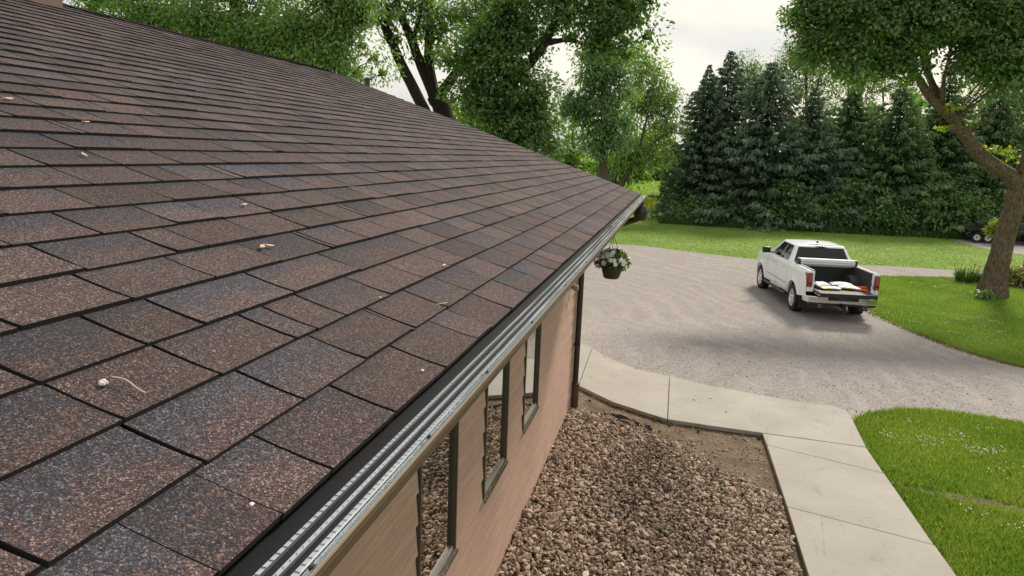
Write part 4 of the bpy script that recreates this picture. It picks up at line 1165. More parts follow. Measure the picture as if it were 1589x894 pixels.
L_RIGHT = leaf_mat('norway_maple_leaf', (0.047, 0.124, 0.028), (0.137, 0.247, 0.046), (0.311, 0.413, 0.040), 0.50)
L_SHRUB = leaf_mat('shrub_leaf', (0.036, 0.108, 0.024), (0.128, 0.252, 0.043), (0.225, 0.360, 0.054), 0.47)
L_PALE = leaf_mat('pale_leaf', (.085, .165, .045), (.165, .265, .070), (.23, .31, .085), .45)
N_BLUE = leaf_mat('blue_spruce_needles', (.050, .090, .052), (.116, .178, .112), (.195, .265, .175), 0.15, .03)
N_GREEN = leaf_mat('green_spruce_needles', (0.046, 0.097, 0.042), (0.113, 0.189, 0.076), (0.196, 0.281, 0.105), 0.18, .03)

def own(o, e):
    o.parent = e; o.matrix_parent_inverse = Matrix.Translation(-e.location); return o
def satellites(lobes):
    out = []
    for lb in lobes:
        px, py, Y, rpx, rpy, n = lb[:6]
        out.append((px, py, Y, rpx * .92, rpy * .92, max(2, int(n * .74))))
        if n >= 9:
            for q in range(5):
                a_ = RNG.uniform(0, 6.283); e_ = RNG.uniform(-.6, .6); s_ = RNG.uniform(.22, .42)
                out.append((px + math.cos(a_) * rpx * .95, py + math.sin(a_) * rpy * .95, Y + e_ * rpx * Y / FPX, rpx * s_, rpy * s_, max(2, int(n * .085))))
    return out
def lobe_leaves(lobes, L, Wd, m, cr, droop=.5, tipf=.12, fill=9):
    lobes = satellites(lobes) if fill else lobes
    m = int(m * 1.35)
    Vs = []; Rs = []; centres = []
    for lb in lobes:
        px, py, Y, rpx, rpy, n = lb[:6]; n = max(2, int(n * .72)); s = Y / FPX; depth = lb[6] if len(lb) > 6 else rpx * s
        c0 = at(px, py, Y); rad = np.array([rpx * s, depth, rpy * s])
        d = RNG.normal(size=(n, 3)); d /= np.linalg.norm(d, axis=1)[:, None]
        wv = 1 + .20 * np.sin(d @ RNG.normal(0, 4, 3) + RNG.uniform(0, 6)) + .14 * np.sin(d @ RNG.normal(0, 8, 3))
        cc = c0 + d * rad * (RNG.random((n, 1)) ** .42) * wv[:, None]
        centres.append((c0, cc))
        k = n * m
        loc = RNG.normal(size=(k, 3)); nn = np.linalg.norm(loc, axis=1)[:, None]; loc = loc / nn * np.minimum(nn, 1.6) * np.array([cr, cr, cr * .62])
        P = np.repeat(cc, m, 0) + loc
        out = np.repeat(d, m, 0) * .5 + loc / cr * .5 + RNG.normal(0, .45, (k, 3)) + np.array([0, 0, -droop])
        nrm = np.array([0, -.25, .6]) + np.repeat(d, m, 0) * .35 + loc / cr * .35 + RNG.normal(0, .42, (k, 3))
        Vs.append(leafset(P, out, L * RNG.uniform(.65, 1.35, k), Wd * RNG.uniform(.65, 1.35, k), nrm)); main = len(Rs); Rs.append(None)
        k2 = int(n * fill); d2 = RNG.normal(size=(k2, 3)); d2 /= np.linalg.norm(d2, axis=1)[:, None]
        P2 = c0 + d2 * rad * .74 * (RNG.random((k2, 1)) ** .4)
        if k2: Vs.append(leafset(P2, RNG.normal(size=(k2, 3)), L * RNG.uniform(1.6, 2.6, k2), Wd * RNG.uniform(1.8, 2.8, k2)))
        if k2: Rs.append(np.stack([RNG.random(k2), (RNG.random(k2) < tipf) * RNG.random(k2), RNG.random(k2)], 1)[:k2])
        cl = np.repeat(RNG.random(n), m) * .7 + RNG.random(k) * .3
        Rs[main] = np.stack([cl, (RNG.random(k) < tipf) * RNG.random(k), RNG.random(k)], 1)
    return np.concatenate(Vs), np.concatenate(Rs), centres
def wpath(p): return [at(q[0], q[1], q[2]) for q in p], [q[3] for q in p]
def make_tree(name, label, trunk, limbs, lobes, mat, bark, L, Wd, m=26, cr=.45, droop=.5, tipf=.12, group=None, twigs=3, cat='tree', ground=True, extra=None, fill=5):
    P, R = wpath(trunk)
    if bark is BARK_R: R = [v * .80 for v in R]
    if ground:
        b = P[0].copy(); zg = float(gz(b[1]))
        P = [np.array([b[0] , b[1], zg - .1])] + P; R = [R[0] * 1.12] + R
        if P[1][2] < P[0][2] + .4: P.pop(1); R.pop(1)
    e = empty(name, (P[0][0], P[0][1], float(gz(P[0][1])))); tag(e, label, cat, group)
    mb = MB()
    sp = smooth_path([(*p, r) for p, r in zip(P, R)], 4); mb.tube([q[:3] for q in sp], [max(.01, q[3]) for q in sp], 14 if bark is not BARK_R else 44, True, .06 if bark is BARK_R else .10, .16 if bark is BARK_R else 0)
    for lm in limbs:
        p, r = wpath(lm); r = [v * (.84 if bark is BARK_R else 1) for v in r]; sp = smooth_path([(*a, b) for a, b in zip(p, r)], 4); mb.tube([q[:3] for q in sp], [max(.008, q[3]) for q in sp], 9, True, .08)
    V, Rn, cen = lobe_leaves(lobes, L, Wd, m, cr, droop, tipf, fill)
    allp = [q for q in P[1:]] + [q for lm in limbs for q in wpath(lm)[0]]
    AP = np.array(allp)
    for c0, cc in cen:          # branches out to the leaf sprays
        a = AP[np.argmin(np.linalg.norm(AP - c0 + np.array([0, 0, .6]), axis=1))]
        mid = (a + c0) / 2 + RNG.normal(0, .12, 3)
        if twigs:
            w_ = .5 if len(cc) < 9 else 1.0
            mb.tube(smooth_path([a, mid, c0], 3), [v * w_ for v in (.06, .05, .045, .04, .035, .03, .025)], 5)
            for q in cc[RNG.choice(len(cc), min(len(cc), twigs), replace=False)]:
                mb.tube([c0, (c0 + q) / 2 + RNG.normal(0, .08, 3), q], [.03, .02, .008], 4)
    own(mb.build('trunk', bark, None, True), e)
    own(leaf_object('crown', V, Rn, mat), e)
    if extra:
        V, Rn, _ = lobe_leaves(extra[0], extra[2], extra[3], extra[4], extra[5], .2, .12, 0)
        q = own(leaf_object('sprouts', V, Rn, extra[1]), e); q['kind'] = 'stuff'
    return e

# the leaning tree on the right
make_tree('shade_tree', 'big leaning shade tree with furrowed brown trunk on the right lawn', [(1539, 455, 27.2, .60), (1545, 425, 27.2, .46), (1553, 395, 27.2, .40), (1561, 362, 27.2, .38), (1571, 330, 27.2, .385), (1581, 295, 27.2, .39), (1592, 262, 27.2, .34), (1606, 220, 27.2, .32), (1618, 150, 27.3, .26), (1626, 60, 27.4, .2), (1630, -40, 27.5, .12)],
    [[(1584, 300, 27.15, .30), (1570, 276, 27.1, .30), (1548, 260, 26.9, .275), (1521, 240, 26.7, .26), (1499, 210, 26.5, .245), (1480, 185, 26.3, .225), (1446, 154, 26.1, .17), (1427, 124, 25.9, .14), (1412, 98, 25.8, .11), (1412, 50, 25.7, .09), (1405, -10, 25.6, .05)],
     [(1466, 170, 26.2, .16), (1453, 144, 26.3, .14), (1440, 114, 26.5, .12), (1431, 82, 26.7, .10), (1440, 40, 26.9, .07)],
     [(1459, 158, 26.1, .08), (1466, 118, 25.9, .065), (1473, 88, 25.8, .055), (1478, 50, 25.7, .04)],
     [(1420, 90, 25.8, .09), (1380, 65, 25.5, .08), (1330, 40, 25.2, .05), (1290, 40, 25, .03)],
     [(1612, 150, 27.3, .2), (1570, 80, 26.8, .13), (1540, 30, 26.4, .08)], [(1612, 150, 27.3, .2), (1650, 70, 27.5, .13), (1680, 10, 27.6, .08)]],
    [(1295, 12, 25, 48, 50, 60), (1268, 62, 24.8, 22, 26, 26), (1343, 45, 25, 50, 42, 62), (1385, 12, 25.4, 60, 50, 70), (1322, 88, 24.6, 26, 22, 24), (1398, 82, 25.3, 30, 18, 22), (1450, 10, 25.6, 60, 50, 70),
     (1505, 20, 26, 60, 45, 70), (1545, 45, 26.2, 55, 45, 64), (1505, 72, 25.8, 34, 26, 30), (1555, 85, 26, 36, 26, 32), (1590, 40, 26.5, 60, 52, 60), (1640, 40, 27, 60, 60, 50), (1425, 55, 25.6, 32, 20, 22), (1375, 100, 25.2, 20, 14, 9),
     (1340, -40, 26, 70, 36, 30), (1420, -60, 27, 80, 40, 34), (1530, -60, 27.5, 80, 45, 36), (1630, -50, 28, 80, 50, 34), (1480, 0, 28.5, 100, 40, 50), (1370, 0, 27.5, 70, 40, 40), (1590, 0, 29, 80, 40, 34), (1255, 25, 25, 22, 26, 12), (1560, 108, 25.6, 26, 14, 12), (1592, 100, 25.6, 24, 18, 14), (1520, 96, 25.5, 22, 14, 9), (1345, 112, 24.6, 16, 16, 6), (1262, 98, 25.2, 12, 10, 5), (1285, 82, 25.5, 15, 13, 5), (1312, 112, 25.8, 18, 16, 5), (1335, 128, 26.1, 12, 19, 5), (1352, 96, 25.2, 15, 10, 5), (1385, 112, 25.5, 18, 13, 5), (1402, 104, 25.8, 12, 16, 5), (1440, 96, 26.1, 15, 19, 5), (1488, 100, 25.2, 18, 10, 5), (1502, 112, 25.5, 12, 13, 5), (1530, 116, 25.8, 15, 16, 5), (1545, 124, 26.1, 18, 19, 5), (1575, 126, 25.2, 12, 10, 5), (1600, 120, 25.5, 15, 13, 5), (1250, 52, 25.8, 18, 16, 5), (1246, 20, 26.1, 12, 19, 5), (1420, 118, 25.2, 15, 10, 5)],
    L_RIGHT, BARK_R, .13, .085, 54, .34, .55, .16, None, 3, 'tree', True,
    ([(1505, 193, 26.3, 9, 9, 4), (1498, 212, 26.4, 8, 6, 3), (1545, 232, 26.6, 12, 9, 5), (1567, 240, 26.6, 14, 9, 6), (1462, 198, 26, 7, 5, 3), (1480, 165, 26, 5, 8, 2), (1410, 128, 25.8, 10, 10, 4)], L_YELLOW, .15, .10, 14, .14))

# left mass of ash behind the house
make_tree('ash_tree', 'broad fine-leaved ash tree rising behind the roof ridge at upper left', [(380, 330, 23, .5), (375, 180, 23, .42), (370, 80, 23, .3), (365, 0, 23, .2)], [],
    [(165, -12, 22, 44, 30, 40), (235, 25, 22, 60, 42, 70), (310, 35, 22, 70, 60, 90), (390, 50, 22.5, 70, 60, 90), (465, 60, 22, 60, 62, 84), (520, 95, 21.5, 38, 40, 46), (300, -60, 23, 110, 60, 70), (430, -50, 23, 110, 60, 80), (520, 0, 22, 48, 50, 58),
     (552, 20, 22, 16, 22, 10), (582, 92, 21.5, 12, 16, 4), (594, 114, 21.5, 9, 9, 2), (535, 55, 22, 24, 30, 20), (350, 100, 24, 80, 40, 70), (440, 110, 24, 70, 36, 60), (562, 70, 21.5, 8, 9, 2)],
    L_ASH, BARK_D, .15, .062, 62, .46, .8, .2)
# multi-stemmed dark tree and its neighbour
make_tree('hackberry_tree', 'dark forked tree with thick upright limbs just past the ridge', [(700, 372, 30, .52), (690, 190, 30, .42), (676, 148, 30, .40)],
    [[(676, 150, 30, .30), (655, 105, 30, .22), (638, 60, 29.8, .19), (618, 10, 29.6, .14), (606, -50, 29.5, .09)], [(674, 150, 30, .26), (666, 100, 30, .22), (666, 50, 30.2, .17), (670, -40, 30.4, .10)],
     [(680, 152, 30, .26), (706, 115, 29.8, .2), (728, 82, 29.6, .15), (745, 40, 29.5, .11), (762, -30, 29.4, .07)], [(640, 62, 29.8, .11), (650, 30, 29.6, .08), (662, -20, 29.5, .05)]],
    [(632, 8, 29.5, 34, 26, 26), (700, 18, 30, 44, 34, 48), (662, 40, 30, 26, 22, 18), (735, 50, 29.5, 34, 34, 36), (690, 75, 29.6, 22, 20, 12), (640, 72, 29.5, 16, 16, 7), (670, -40, 30, 110, 40, 70), (755, 5, 29.4, 40, 34, 36), (610, 45, 29.8, 12, 14, 4)],
    L_SPARSE, BARK_D, .135, .085, 34, .36, .5, .2, fill=2)
make_tree('hackberry_tree', 'slender dark trunk leaning left against the sky beside the forked tree', [(745, 372, 29, .30), (700, 258, 29, .27), (654, 162, 29, .24), (622, 98, 29, .21), (603, 52, 29, .17), (588, 12, 29, .13), (576, -40, 29, .08)],
    [[(612, 72, 29, .09), (600, 62, 28.8, .06), (590, 30, 28.6, .05)]],
    [(578, 8, 28.8, 18, 20, 12), (600, 28, 28.8, 20, 18, 9), (585, -40, 29, 50, 30, 30), (618, 60, 28.8, 10, 10, 3)], L_SPARSE, BARK_D, .15, .10, 20, .36, .5, .2, None, 3, 'tree')
make_tree('maple_tree', 'dense dark maple with broad low crown above the roof slope', [(803, 372, 26, .50), (797, 230, 26, .42), (792, 150, 26, .36), (786, 80, 26, .26), (790, 0, 26, .15)],
    [[(793, 120, 26, .22), (822, 98, 25.8, .18), (846, 66, 25.6, .15), (862, 30, 25.5, .11), (885, -30, 25.4, .07)], [(846, 68, 25.6, .10), (880, 62, 25.4, .08), (915, 72, 25.2, .05), (935, 82, 25.1, .03)], [(862, 32, 25.5, .07), (900, 20, 25.3, .05), (950, 15, 25.1, .03)]],
    [(790, 190, 25.5, 58, 42, 70), (742, 145, 25.5, 40, 42, 46), (832, 158, 25.5, 36, 46, 48), (790, 115, 25.6, 54, 40, 60), (728, 92, 25.8, 34, 32, 30), (842, 214, 25.2, 22, 28, 18), (775, 222, 25.2, 44, 26, 34), (762, 50, 26, 40, 36, 36), (812, 55, 26, 34, 34, 26),
     (800, 0, 26, 60, 34, 40), (880, 10, 25.4, 44, 30, 26), (935, 20, 25.2, 46, 32, 26), (985, 22, 25, 34, 28, 18), (1005, 52, 25, 18, 22, 6), (935, 68, 25.2, 40, 14, 12), (890, 60, 25.3, 22, 14, 6), (940, -40, 25.5, 90, 40, 50), (972, 85, 25, 18, 12, 4)],
    L_DARK, BARK_D, .145, .095, 46, .37, .5, .14)
# far side of the drive
make_tree('ash_tree', 'blue-green drooping ash at the driveway bend above the gutter end', [(938, 318, 44, .35), (936, 262, 44, .28), (938, 200, 44, .2), (935, 130, 44, .12)], [[(938, 230, 44, .14), (955, 190, 44, .1), (962, 140, 44, .07)]],
    [(922, 122, 44, 34, 34, 46), (908, 175, 43.5, 34, 36, 50), (945, 190, 43.8, 28, 40, 46), (955, 118, 44, 32, 38, 46), (925, 225, 43.5, 32, 20, 26), (885, 150, 43.5, 14, 22, 10), (930, 85, 44, 26, 16, 16)],
    L_BLUE, BARK_M, .22, .10, 46, .55, .9, .15)
make_tree('silver_maple_tree', 'pale green open-crowned tree with slanting branches left of the spruces', [(944, 322, 50, .34), (955, 268, 50, .28), (968, 220, 50, .2), (985, 150, 50, .12)], [[(962, 292, 49.5, .2), (985, 250, 49.2, .16), (1018, 218, 49, .12), (1042, 204, 49, .06)], [(985, 250, 49.2, .1), (1000, 200, 49, .08), (1010, 150, 49, .05)]],
    [(998, 108, 50, 34, 30, 34), (1018, 140, 50, 28, 30, 30), (1032, 178, 49.5, 22, 26, 24), (985, 165, 50, 28, 36, 34), (985, 225, 49.5, 28, 26, 24), (1008, 238, 49.2, 30, 20, 20), (1042, 198, 49, 14, 14, 6), (960, 235, 49.5, 22, 26, 16)],
    L_LIGHT, BARK_M, .24, .11, 46, .55, .9, .25, fill=3)
def bushy(name, label, px, pybase, Y, lobes, mat, L, Wd, m=24, cr=.5, group=None, cat='tree', bark=BARK_M, r=.14):
    top = min(q[1] for q in lobes)
    return make_tree(name, label, [(px, pybase, Y, r), (px + 2, (pybase + top) / 2, Y, r * .7), (px, top + 8, Y, r * .3)], [], [(q[0], q[1], Y + (q[5] if len(q) > 5 else 0), q[2], q[3], q[4]) for q in lobes], mat, bark, L, Wd, m, cr, .4, .25, group, 2, cat)
G1 = 'sunlit saplings beyond the driveway'
bushy('sapling', 'bright yellow-green sapling low behind the forked dark trunk', 722, 330, 46, [(722, 178, 36, 22, 30), (745, 200, 30, 24, 26), (705, 165, 16, 14, 8)], L_BRIGHT, .26, .13, group=G1)
bushy('sapling', 'bright sapling showing between the dark maple and the drooping ash', 888, 320, 60, [(882, 222, 24, 28, 26), (900, 248, 30, 24, 26), (868, 250, 20, 20, 14), (892, 196, 12, 12, 6)], L_BRIGHT, .32, .15, 22, .6, group=G1)
bushy('sapling', 'bright low sapling under the pale open-crowned tree', 955, 318, 58, [(972, 258, 24, 20, 20), (990, 262, 18, 14, 12), (955, 275, 24, 18, 18), (935, 262, 22, 26, 20)], L_BRIGHT, .32, .15, 22, .6, group=G1)
bushy('sapling', 'bright leaning sapling beside the leftmost spruce', 1052, 312, 66, [(1026, 232, 22, 26, 24), (1040, 250, 16, 20, 12), (1012, 215, 18, 18, 10)], L_BRIGHT, .34, .16, 22, .6, group=G1)
G2 = 'far tree line behind the field'
for i, (x, w_, lab) in enumerate(((992, 38, 'distant dark tree behind the field near the gutter end'), (1030, 34, 'distant dark tree at the field end beside the spruces'))):
    bushy('distant_tree', lab, x, 284, 135, [(x - w_ * .4, 262, w_ * .6, 22, 30), (x + w_ * .4, 258, w_ * .6, 26, 30), (x, 245, w_ * .5, 22, 22)], L_DARK, .7, .4, 22, 1.2, G2, r=.4)
G3 = 'pale trees behind the spruces'
bushy('poplar_tree', 'thin pale tree showing between the two tallest spruces', 1172, 320, 66, [(1165, 112, 26, 22, 41), (1180, 135, 24, 30, 41), (1160, 145, 18, 20, 19)], L_PALE, .20, .07, 46, .75, G3, r=.2)
bushy('poplar_tree', 'tall airy pale tree behind the third and fourth spruces', 1250, 320, 66, [(1238, 92, 34, 24, 49), (1275, 108, 34, 30, 53), (1225, 120, 24, 26, 34), (1298, 140, 26, 34, 38), (1250, 140, 28, 26, 30), (1255, 78, 20, 12, 15)], L_PALE, .20, .07, 46, .75, G3, r=.22)
bushy('poplar_tree', 'airy pale tree behind the spruces under the leaning tree crown', 1370, 320, 68, [(1345, 140, 30, 24, 34), (1385, 130, 34, 26, 38), (1420, 150, 26, 26, 26)], L_PALE, .20, .07, 46, .75, G3, r=.2)
bushy('poplar_tree', 'pale tree behind the spruces at the right edge beyond the trunk', 1560, 320, 68, [(1530, 140, 34, 26, 41), (1575, 115, 36, 34, 57), (1600, 160, 34, 34, 45)], L_PALE, .22, .09, 44, .75, G3, r=.22)

# spruces
def spruce(px, tip, Y, hw, mat, label, basepy=350, seed=1):
    rg = np.random.default_rng(seed); ex = rg.uniform(.70, .92); wide = rg.uniform(1.75, 2.15); lop = rg.uniform(0, 6.28)
    top = at(px, tip, Y); zg = float(gz(Y)); H = top[2] - zg; R = hw * Y / FPX
    x0, y0 = top[0], top[1]
    e = empty('spruce_tree', (x0, y0, zg)); tag(e, label, 'spruce tree', 'spruce row beyond the lawn')
    mb = MB(); mb.tube([(x0, y0, zg - .1), (x0, y0, zg + H * .5), (x0, y0, zg + H * .98)], [.20, .12, .015], 9)
    Vs = []; Rs = []; z = .15
    while z < H - .12:
        f = 1 - z / H
        r0 = R * wide * (f ** ex) * (1 + .14 * math.sin(z * 1.7 + lop)) * (1 - .25 * max(0, .12 - z / H) / .12) * rg.uniform(.84, 1.12) + .06
        nb = int(5 + 8 * min(1, f * 1.6))
        ph = rg.uniform(0, 6.28)
        for b in range(nb):
            a = ph + 2 * math.pi * b / nb + rg.normal(0, .12); ln = r0 * rg.uniform(.62, 1.15) * (1 + .13 * math.cos(a - lop))
            dirv = np.array([math.cos(a), math.sin(a), 0]); side = np.array([-dirv[1], dirv[0], 0])
            dr = rg.uniform(.18, .36) * ln * (.4 + .6 * f); up = rg.uniform(.06, .16) * ln
            kk = int(7 + ln * 13)
            t_ = rg.random(kk) ** .62
            lat = rg.normal(0, 1, kk) * .20 * (1.12 - t_) * ln
            base = np.array([x0, y0, zg + z])
            P = base + dirv * (t_ * ln)[:, None] + side * lat[:, None] + np.array([0, 0, 1]) * (-dr * t_ + up * t_ ** 3 - np.abs(lat) * .28 + rg.normal(0, .05, kk))[:, None]
            A = dirv + side * (np.sign(lat) * .55)[:, None] + rg.normal(0, .28, (kk, 3)) + np.array([0, 0, -.30])
            for rep in range(2):
                Vs.append(leafset(P + rg.normal(0, .03, (kk, 3)) + (np.array([0, 0, -.07]) if rep else 0), A + (np.array([0, 0, -.7]) if rep else 0), rg.uniform(.26, .46, kk) * (.55 + .45 * min(1, f * 6)), rg.uniform(.08, .15, kk) * (.6 + .4 * min(1, f * 6))))
                Rs.append(np.stack([rg.random(kk) * .5 + .5 * t_, np.clip((t_ - .55) * 2.2, 0, 1) * rg.uniform(.3, 1, kk), rg.random(kk)], 1))
            if b % 2 == 0 and ln > .8: mb.tube([base, base + dirv * ln * .6 + np.array([0, 0, -dr * .6])], [.03, .012], 4)
        z += .26 + .24 * f
    own(mb.build('trunk', BARK_D), e); own(leaf_object('crown', np.concatenate(Vs), np.concatenate(Rs), mat), e)
    return e
spruce(1102, 100, 52.5, 44, N_BLUE, 'leftmost spruce, standing beside the field gap', seed=1)
spruce(1135, 76, 54, 56, N_BLUE, 'tallest spruce, second from the field gap', seed=2)
spruce(1201, 90, 51.5, 60, N_BLUE, 'broad blue spruce, third from the field gap', seed=3)
spruce(1266, 132, 52, 52, N_BLUE, 'shorter blue spruce right behind the parked truck roof, fourth from the field gap', seed=4)
spruce(1330, 122, 54, 54, N_GREEN, 'green spruce, fifth from the field gap', seed=5)
spruce(1404, 124, 52.5, 60, N_GREEN, 'broad green spruce with drooping sprays, sixth from the field gap', seed=6)
spruce(1478, 108, 55, 56, N_GREEN, 'green spruce seen under the leaning limb, seventh from the field gap', seed=7)
spruce(1556, 132, 56, 58, N_GREEN, 'dark spruce behind the leaning trunk at the right edge', seed=8)
# broad-leaved undergrowth at their feet
shr = [(1085, 330, 30, 18, 'low shrub at the foot of the leftmost spruce'), (1140, 333, 30, 20, 'shrub under the tallest spruce'), (1185, 323, 30, 27, 'leafy shrub below the broad blue spruce, left of the truck'), (1232, 319, 32, 34, 'tall leafy shrub straight behind the truck cab'), (1280, 326, 32, 27, 'shrub behind the right side of the truck'),
       (1322, 319, 32, 36, 'tall shrub just right of the truck, at the spruce feet'), (1366, 330, 30, 24, 'low shrub between the truck and the leaning trunk, nearer the truck'), (1408, 326, 32, 27, 'shrub below the drooping green spruce'), (1448, 314, 34, 40, 'tall dark shrub left of the leaning trunk'), (1490, 326, 32, 33, 'dark shrub next to the leaning trunk'), (1540, 322, 36, 36, 'dark shrub behind the leaning trunk'), (1590, 324, 36, 36, 'dark shrub right of the leaning trunk at the frame edge')]
for i, (x, y, rx_, ry_, lab) in enumerate(shr):
    Y = 49.5 + (i % 3) * .8 + max(0, (x - 1330)) * .012
    bushy('shrub', lab, x, 352, Y, [(x, y, rx_, ry_, 60), (x - rx_ * .5, y + ry_ * .45, rx_ * .7, ry_ * .55, 34, -.5), (x + rx_ * .5, y + ry_ * .4, rx_ * .7, ry_ * .6, 34, -.4)], L_SHRUB, .22, .14, 26, .5, 'undergrowth below the spruces', 'shrub', r=.05)
# the shade gaps between spruces: more hedge growth further back
for i, (x, y, rx_, ry_, lab) in enumerate(((1160, 270, 44, 70, 'dark hedge tree filling the gap behind the second spruce'), (1240, 270, 44, 70, 'dark hedge tree filling the gap behind the third spruce'), (1300, 260, 44, 70, 'dark hedge tree filling the gap behind the fourth spruce'), (1368, 250, 44, 80, 'dark hedge tree filling the gap behind the fifth spruce'), (1442, 240, 46, 90, 'dark hedge tree filling the gap behind the sixth spruce'), (1520, 240, 48, 90, 'dark hedge tree filling the gap left of the leaning trunk'), (1600, 240, 48, 90, 'dark hedge tree behind the right edge spruce'))):
    bushy('hedge_tree', lab, x, 335, 58.5, [(x, y, rx_, ry_, 110), (x, y + 40, rx_ * 1.1, ry_ * .6, 60)], L_SHRUB, .34, .2, 22, .65, 'hedge trees behind the spruces', 'tree', r=.1)
# rough grass along their feet
k = 14000
X = RNG.uniform(-.5, 30, k); Y = 48.3 + .10 * np.clip(X - 5, 0, 30) + RNG.normal(0, .35, k)
blades('rough_grass', X, Y, .38, .05, 'uncut dark grass fringe along the foot of the spruces', leaf_mat('rough_blade', (.030, .075, .012), (.075, .15, .022), (.16, .19, .06), .3, .03), .8)

# ------------------------------------------------------------------ crop field and weeds left of the spruces
t = NT('crop_ground'); n = t.noise(t.pos(), .8, 4); FIELDM = t.bsdf(t.mix(n, (.13, .165, .045), (.19, .20, .07)), .95)
fld = ground_sheet('field', [(-70, 72), (8, 76), (8, 130), (-70, 130)], .006, FIELDM)
Vs = []; Rs = []
for i in range(46):
    x = -8 + i * .62; k = 620
    yy = RNG.uniform(76, 128, k); xx = x + (yy - 76) * -.22 + RNG.normal(0, .07, k)
    P = np.stack([xx, yy, gz(yy) + RNG.uniform(.05, .32, k)], 1)
    Vs.append(leafset(P, RNG.normal(0, 1, (k, 3)) * np.array([1, 1, .5]), RNG.uniform(.16, .30, k), RNG.uniform(.10, .18, k))); Rs.append(np.stack([RNG.random(k), RNG.random(k) * .4, RNG.random(k)], 1))
tag(leaf_object('crop_rows', np.concatenate(Vs), np.concatenate(Rs), L_BRIGHT), 'rows of young bright green crop plants in the far field', 'crop', kind='stuff')
k = 16000; X = RNG.uniform(-14, 3, k); Y = RNG.uniform(57.5, 74, k)
blades('field_weeds', X, Y, .75, .10, 'tall yellow-green weeds between the lawn and the field', leaf_mat('weed_blade', (.13, .19, .03), (.26, .32, .05), (.40, .38, .13), .4, .03), .7, .35)

# ------------------------------------------------------------------ flower bed by the leaning tree
MUL = plain('bark_mulch', (.13, .095, .07), .95, .4, 25)
mul = ground_sheet('mulch_bed', densify([(10.6, 29.6), (11.0, 30.55), (12.2, 30.75), (13.6, 30.9), (15.5, 31.0), (18, 30.6), (18, 29.6), (15, 29.2), (13, 29.0), (11.6, 29.3)], .25, .04), .010, MUL)
def tuft(name, x, y, n, h, spread, wd, mat, label, cat, flowers=None, group=None):
    e = empty(name, (x, y, float(gz(y)) + .008)); tag(e, label, cat, group)
    V = []; F = []; R_ = []
    for i in range(n):
        a = RNG.uniform(0, 6.283); r_ = spread * math.sqrt(RNG.random()); lean = RNG.uniform(.1, .75); hh = h * RNG.uniform(.6, 1.1)
        bx, by = r_ * .55 * math.cos(a), r_ * .55 * math.sin(a); d_ = np.array([math.cos(a), math.sin(a)]); s_ = np.array([-d_[1], d_[0]]) * wd
        b = len(V); c_ = (RNG.random(), (RNG.random() < .1) * .6, 0)
        for t_, ww in ((0, 1), (.5, .9), (.85, .5)):
            p = np.array([bx, by]) + d_ * lean * hh * t_ ** 1.6; zz = hh * (t_ - .30 * lean * t_ * t_)
            V += [(*(p - s_ * ww), zz), (*(p + s_ * ww), zz)]; R_ += [c_, c_]
        for j in (0, 1): F.append((b + 2 * j, b + 2 * j + 1, b + 2 * j + 3, b + 2 * j + 2))
    o = link('foliage', npmesh('foliage', V, F, np.array(R_)), mat, e)
    if flowers:
        fm, nf, fr = flowers
        for i in range(nf):
            a = RNG.uniform(0, 6.283); r_ = spread * .8 * math.sqrt(RNG.random()); zz = h * RNG.uniform(.85, 1.2); cx, cy = r_ * math.cos(a), r_ * math.sin(a)
            mb = MB(); mb.tube([(cx * .6, cy * .6, .02), (cx, cy, zz)], .006, 4); mb.build('stem', MSTEM, e)
            V = [(cx, cy, zz)]; F = []
            for q in range(12):
                w_ = q / 12 * 6.283; rr_ = fr * (1 if q % 2 == 0 else .45); V.append((cx + rr_ * math.cos(w_), cy + rr_ * math.sin(w_), zz + fr * .45))
            for q in range(12): F.append((0, 1 + q, 1 + (q + 1) % 12))
            MB().add(V, F).build('flower', fm, e)
    return e
MSTEM = plain('green_stem', (.06, .12, .02), .7)
LILY = leaf_mat('lily_leaf', (.030, .085, .014), (.085, .175, .026), (.16, .22, .05), .3, .05)
YEL = plain('yellow_petal', (.70, .44, .05), .6, .15); 
tuft('lily_plant', 11.55, 30.15, 260, .62, .55, .014, LILY, 'lily clump with yellow flowers at the left end of the mulch bed', 'plant', (YEL, 7, .07), 'flower bed plants')
tuft('lily_plant', 12.15, 30.25, 160, .50, .42, .013, LILY, 'lily clump with yellow flowers next to the leaning trunk', 'plant', (YEL, 6, .06), 'flower bed plants')
tuft('seeding_plant', 12.75, 30.3, 130, .45, .40, .012, leaf_mat('brownish_leaf', (.06, .07, .02), (.16, .14, .05), (.22, .15, .08), .3), 'brownish plant half hidden by the leaning trunk', 'plant', None, 'flower bed plants')
bushy('border_shrub', 'yellow-green rounded shrub right of the leaning trunk', 1583, 446, 30.0, [(1583, 430, 24, 15, 40), (1600, 436, 24, 14, 30)], leaf_mat('barberry_leaf', (.07, .10, .012), (.19, .21, .03), (.33, .24, .09), .35), .10, .06, 22, .2, None, 'shrub', r=.02)
bushy('trunk_sprout', 'small green sucker growth at the foot of the leaning trunk', 1534, 462, 26.3, [(1532, 456, 11, 6, 9), (1518, 458, 6, 5, 5)], L_LIGHT, .09, .05, 16, .12, None, 'plant', r=.01)
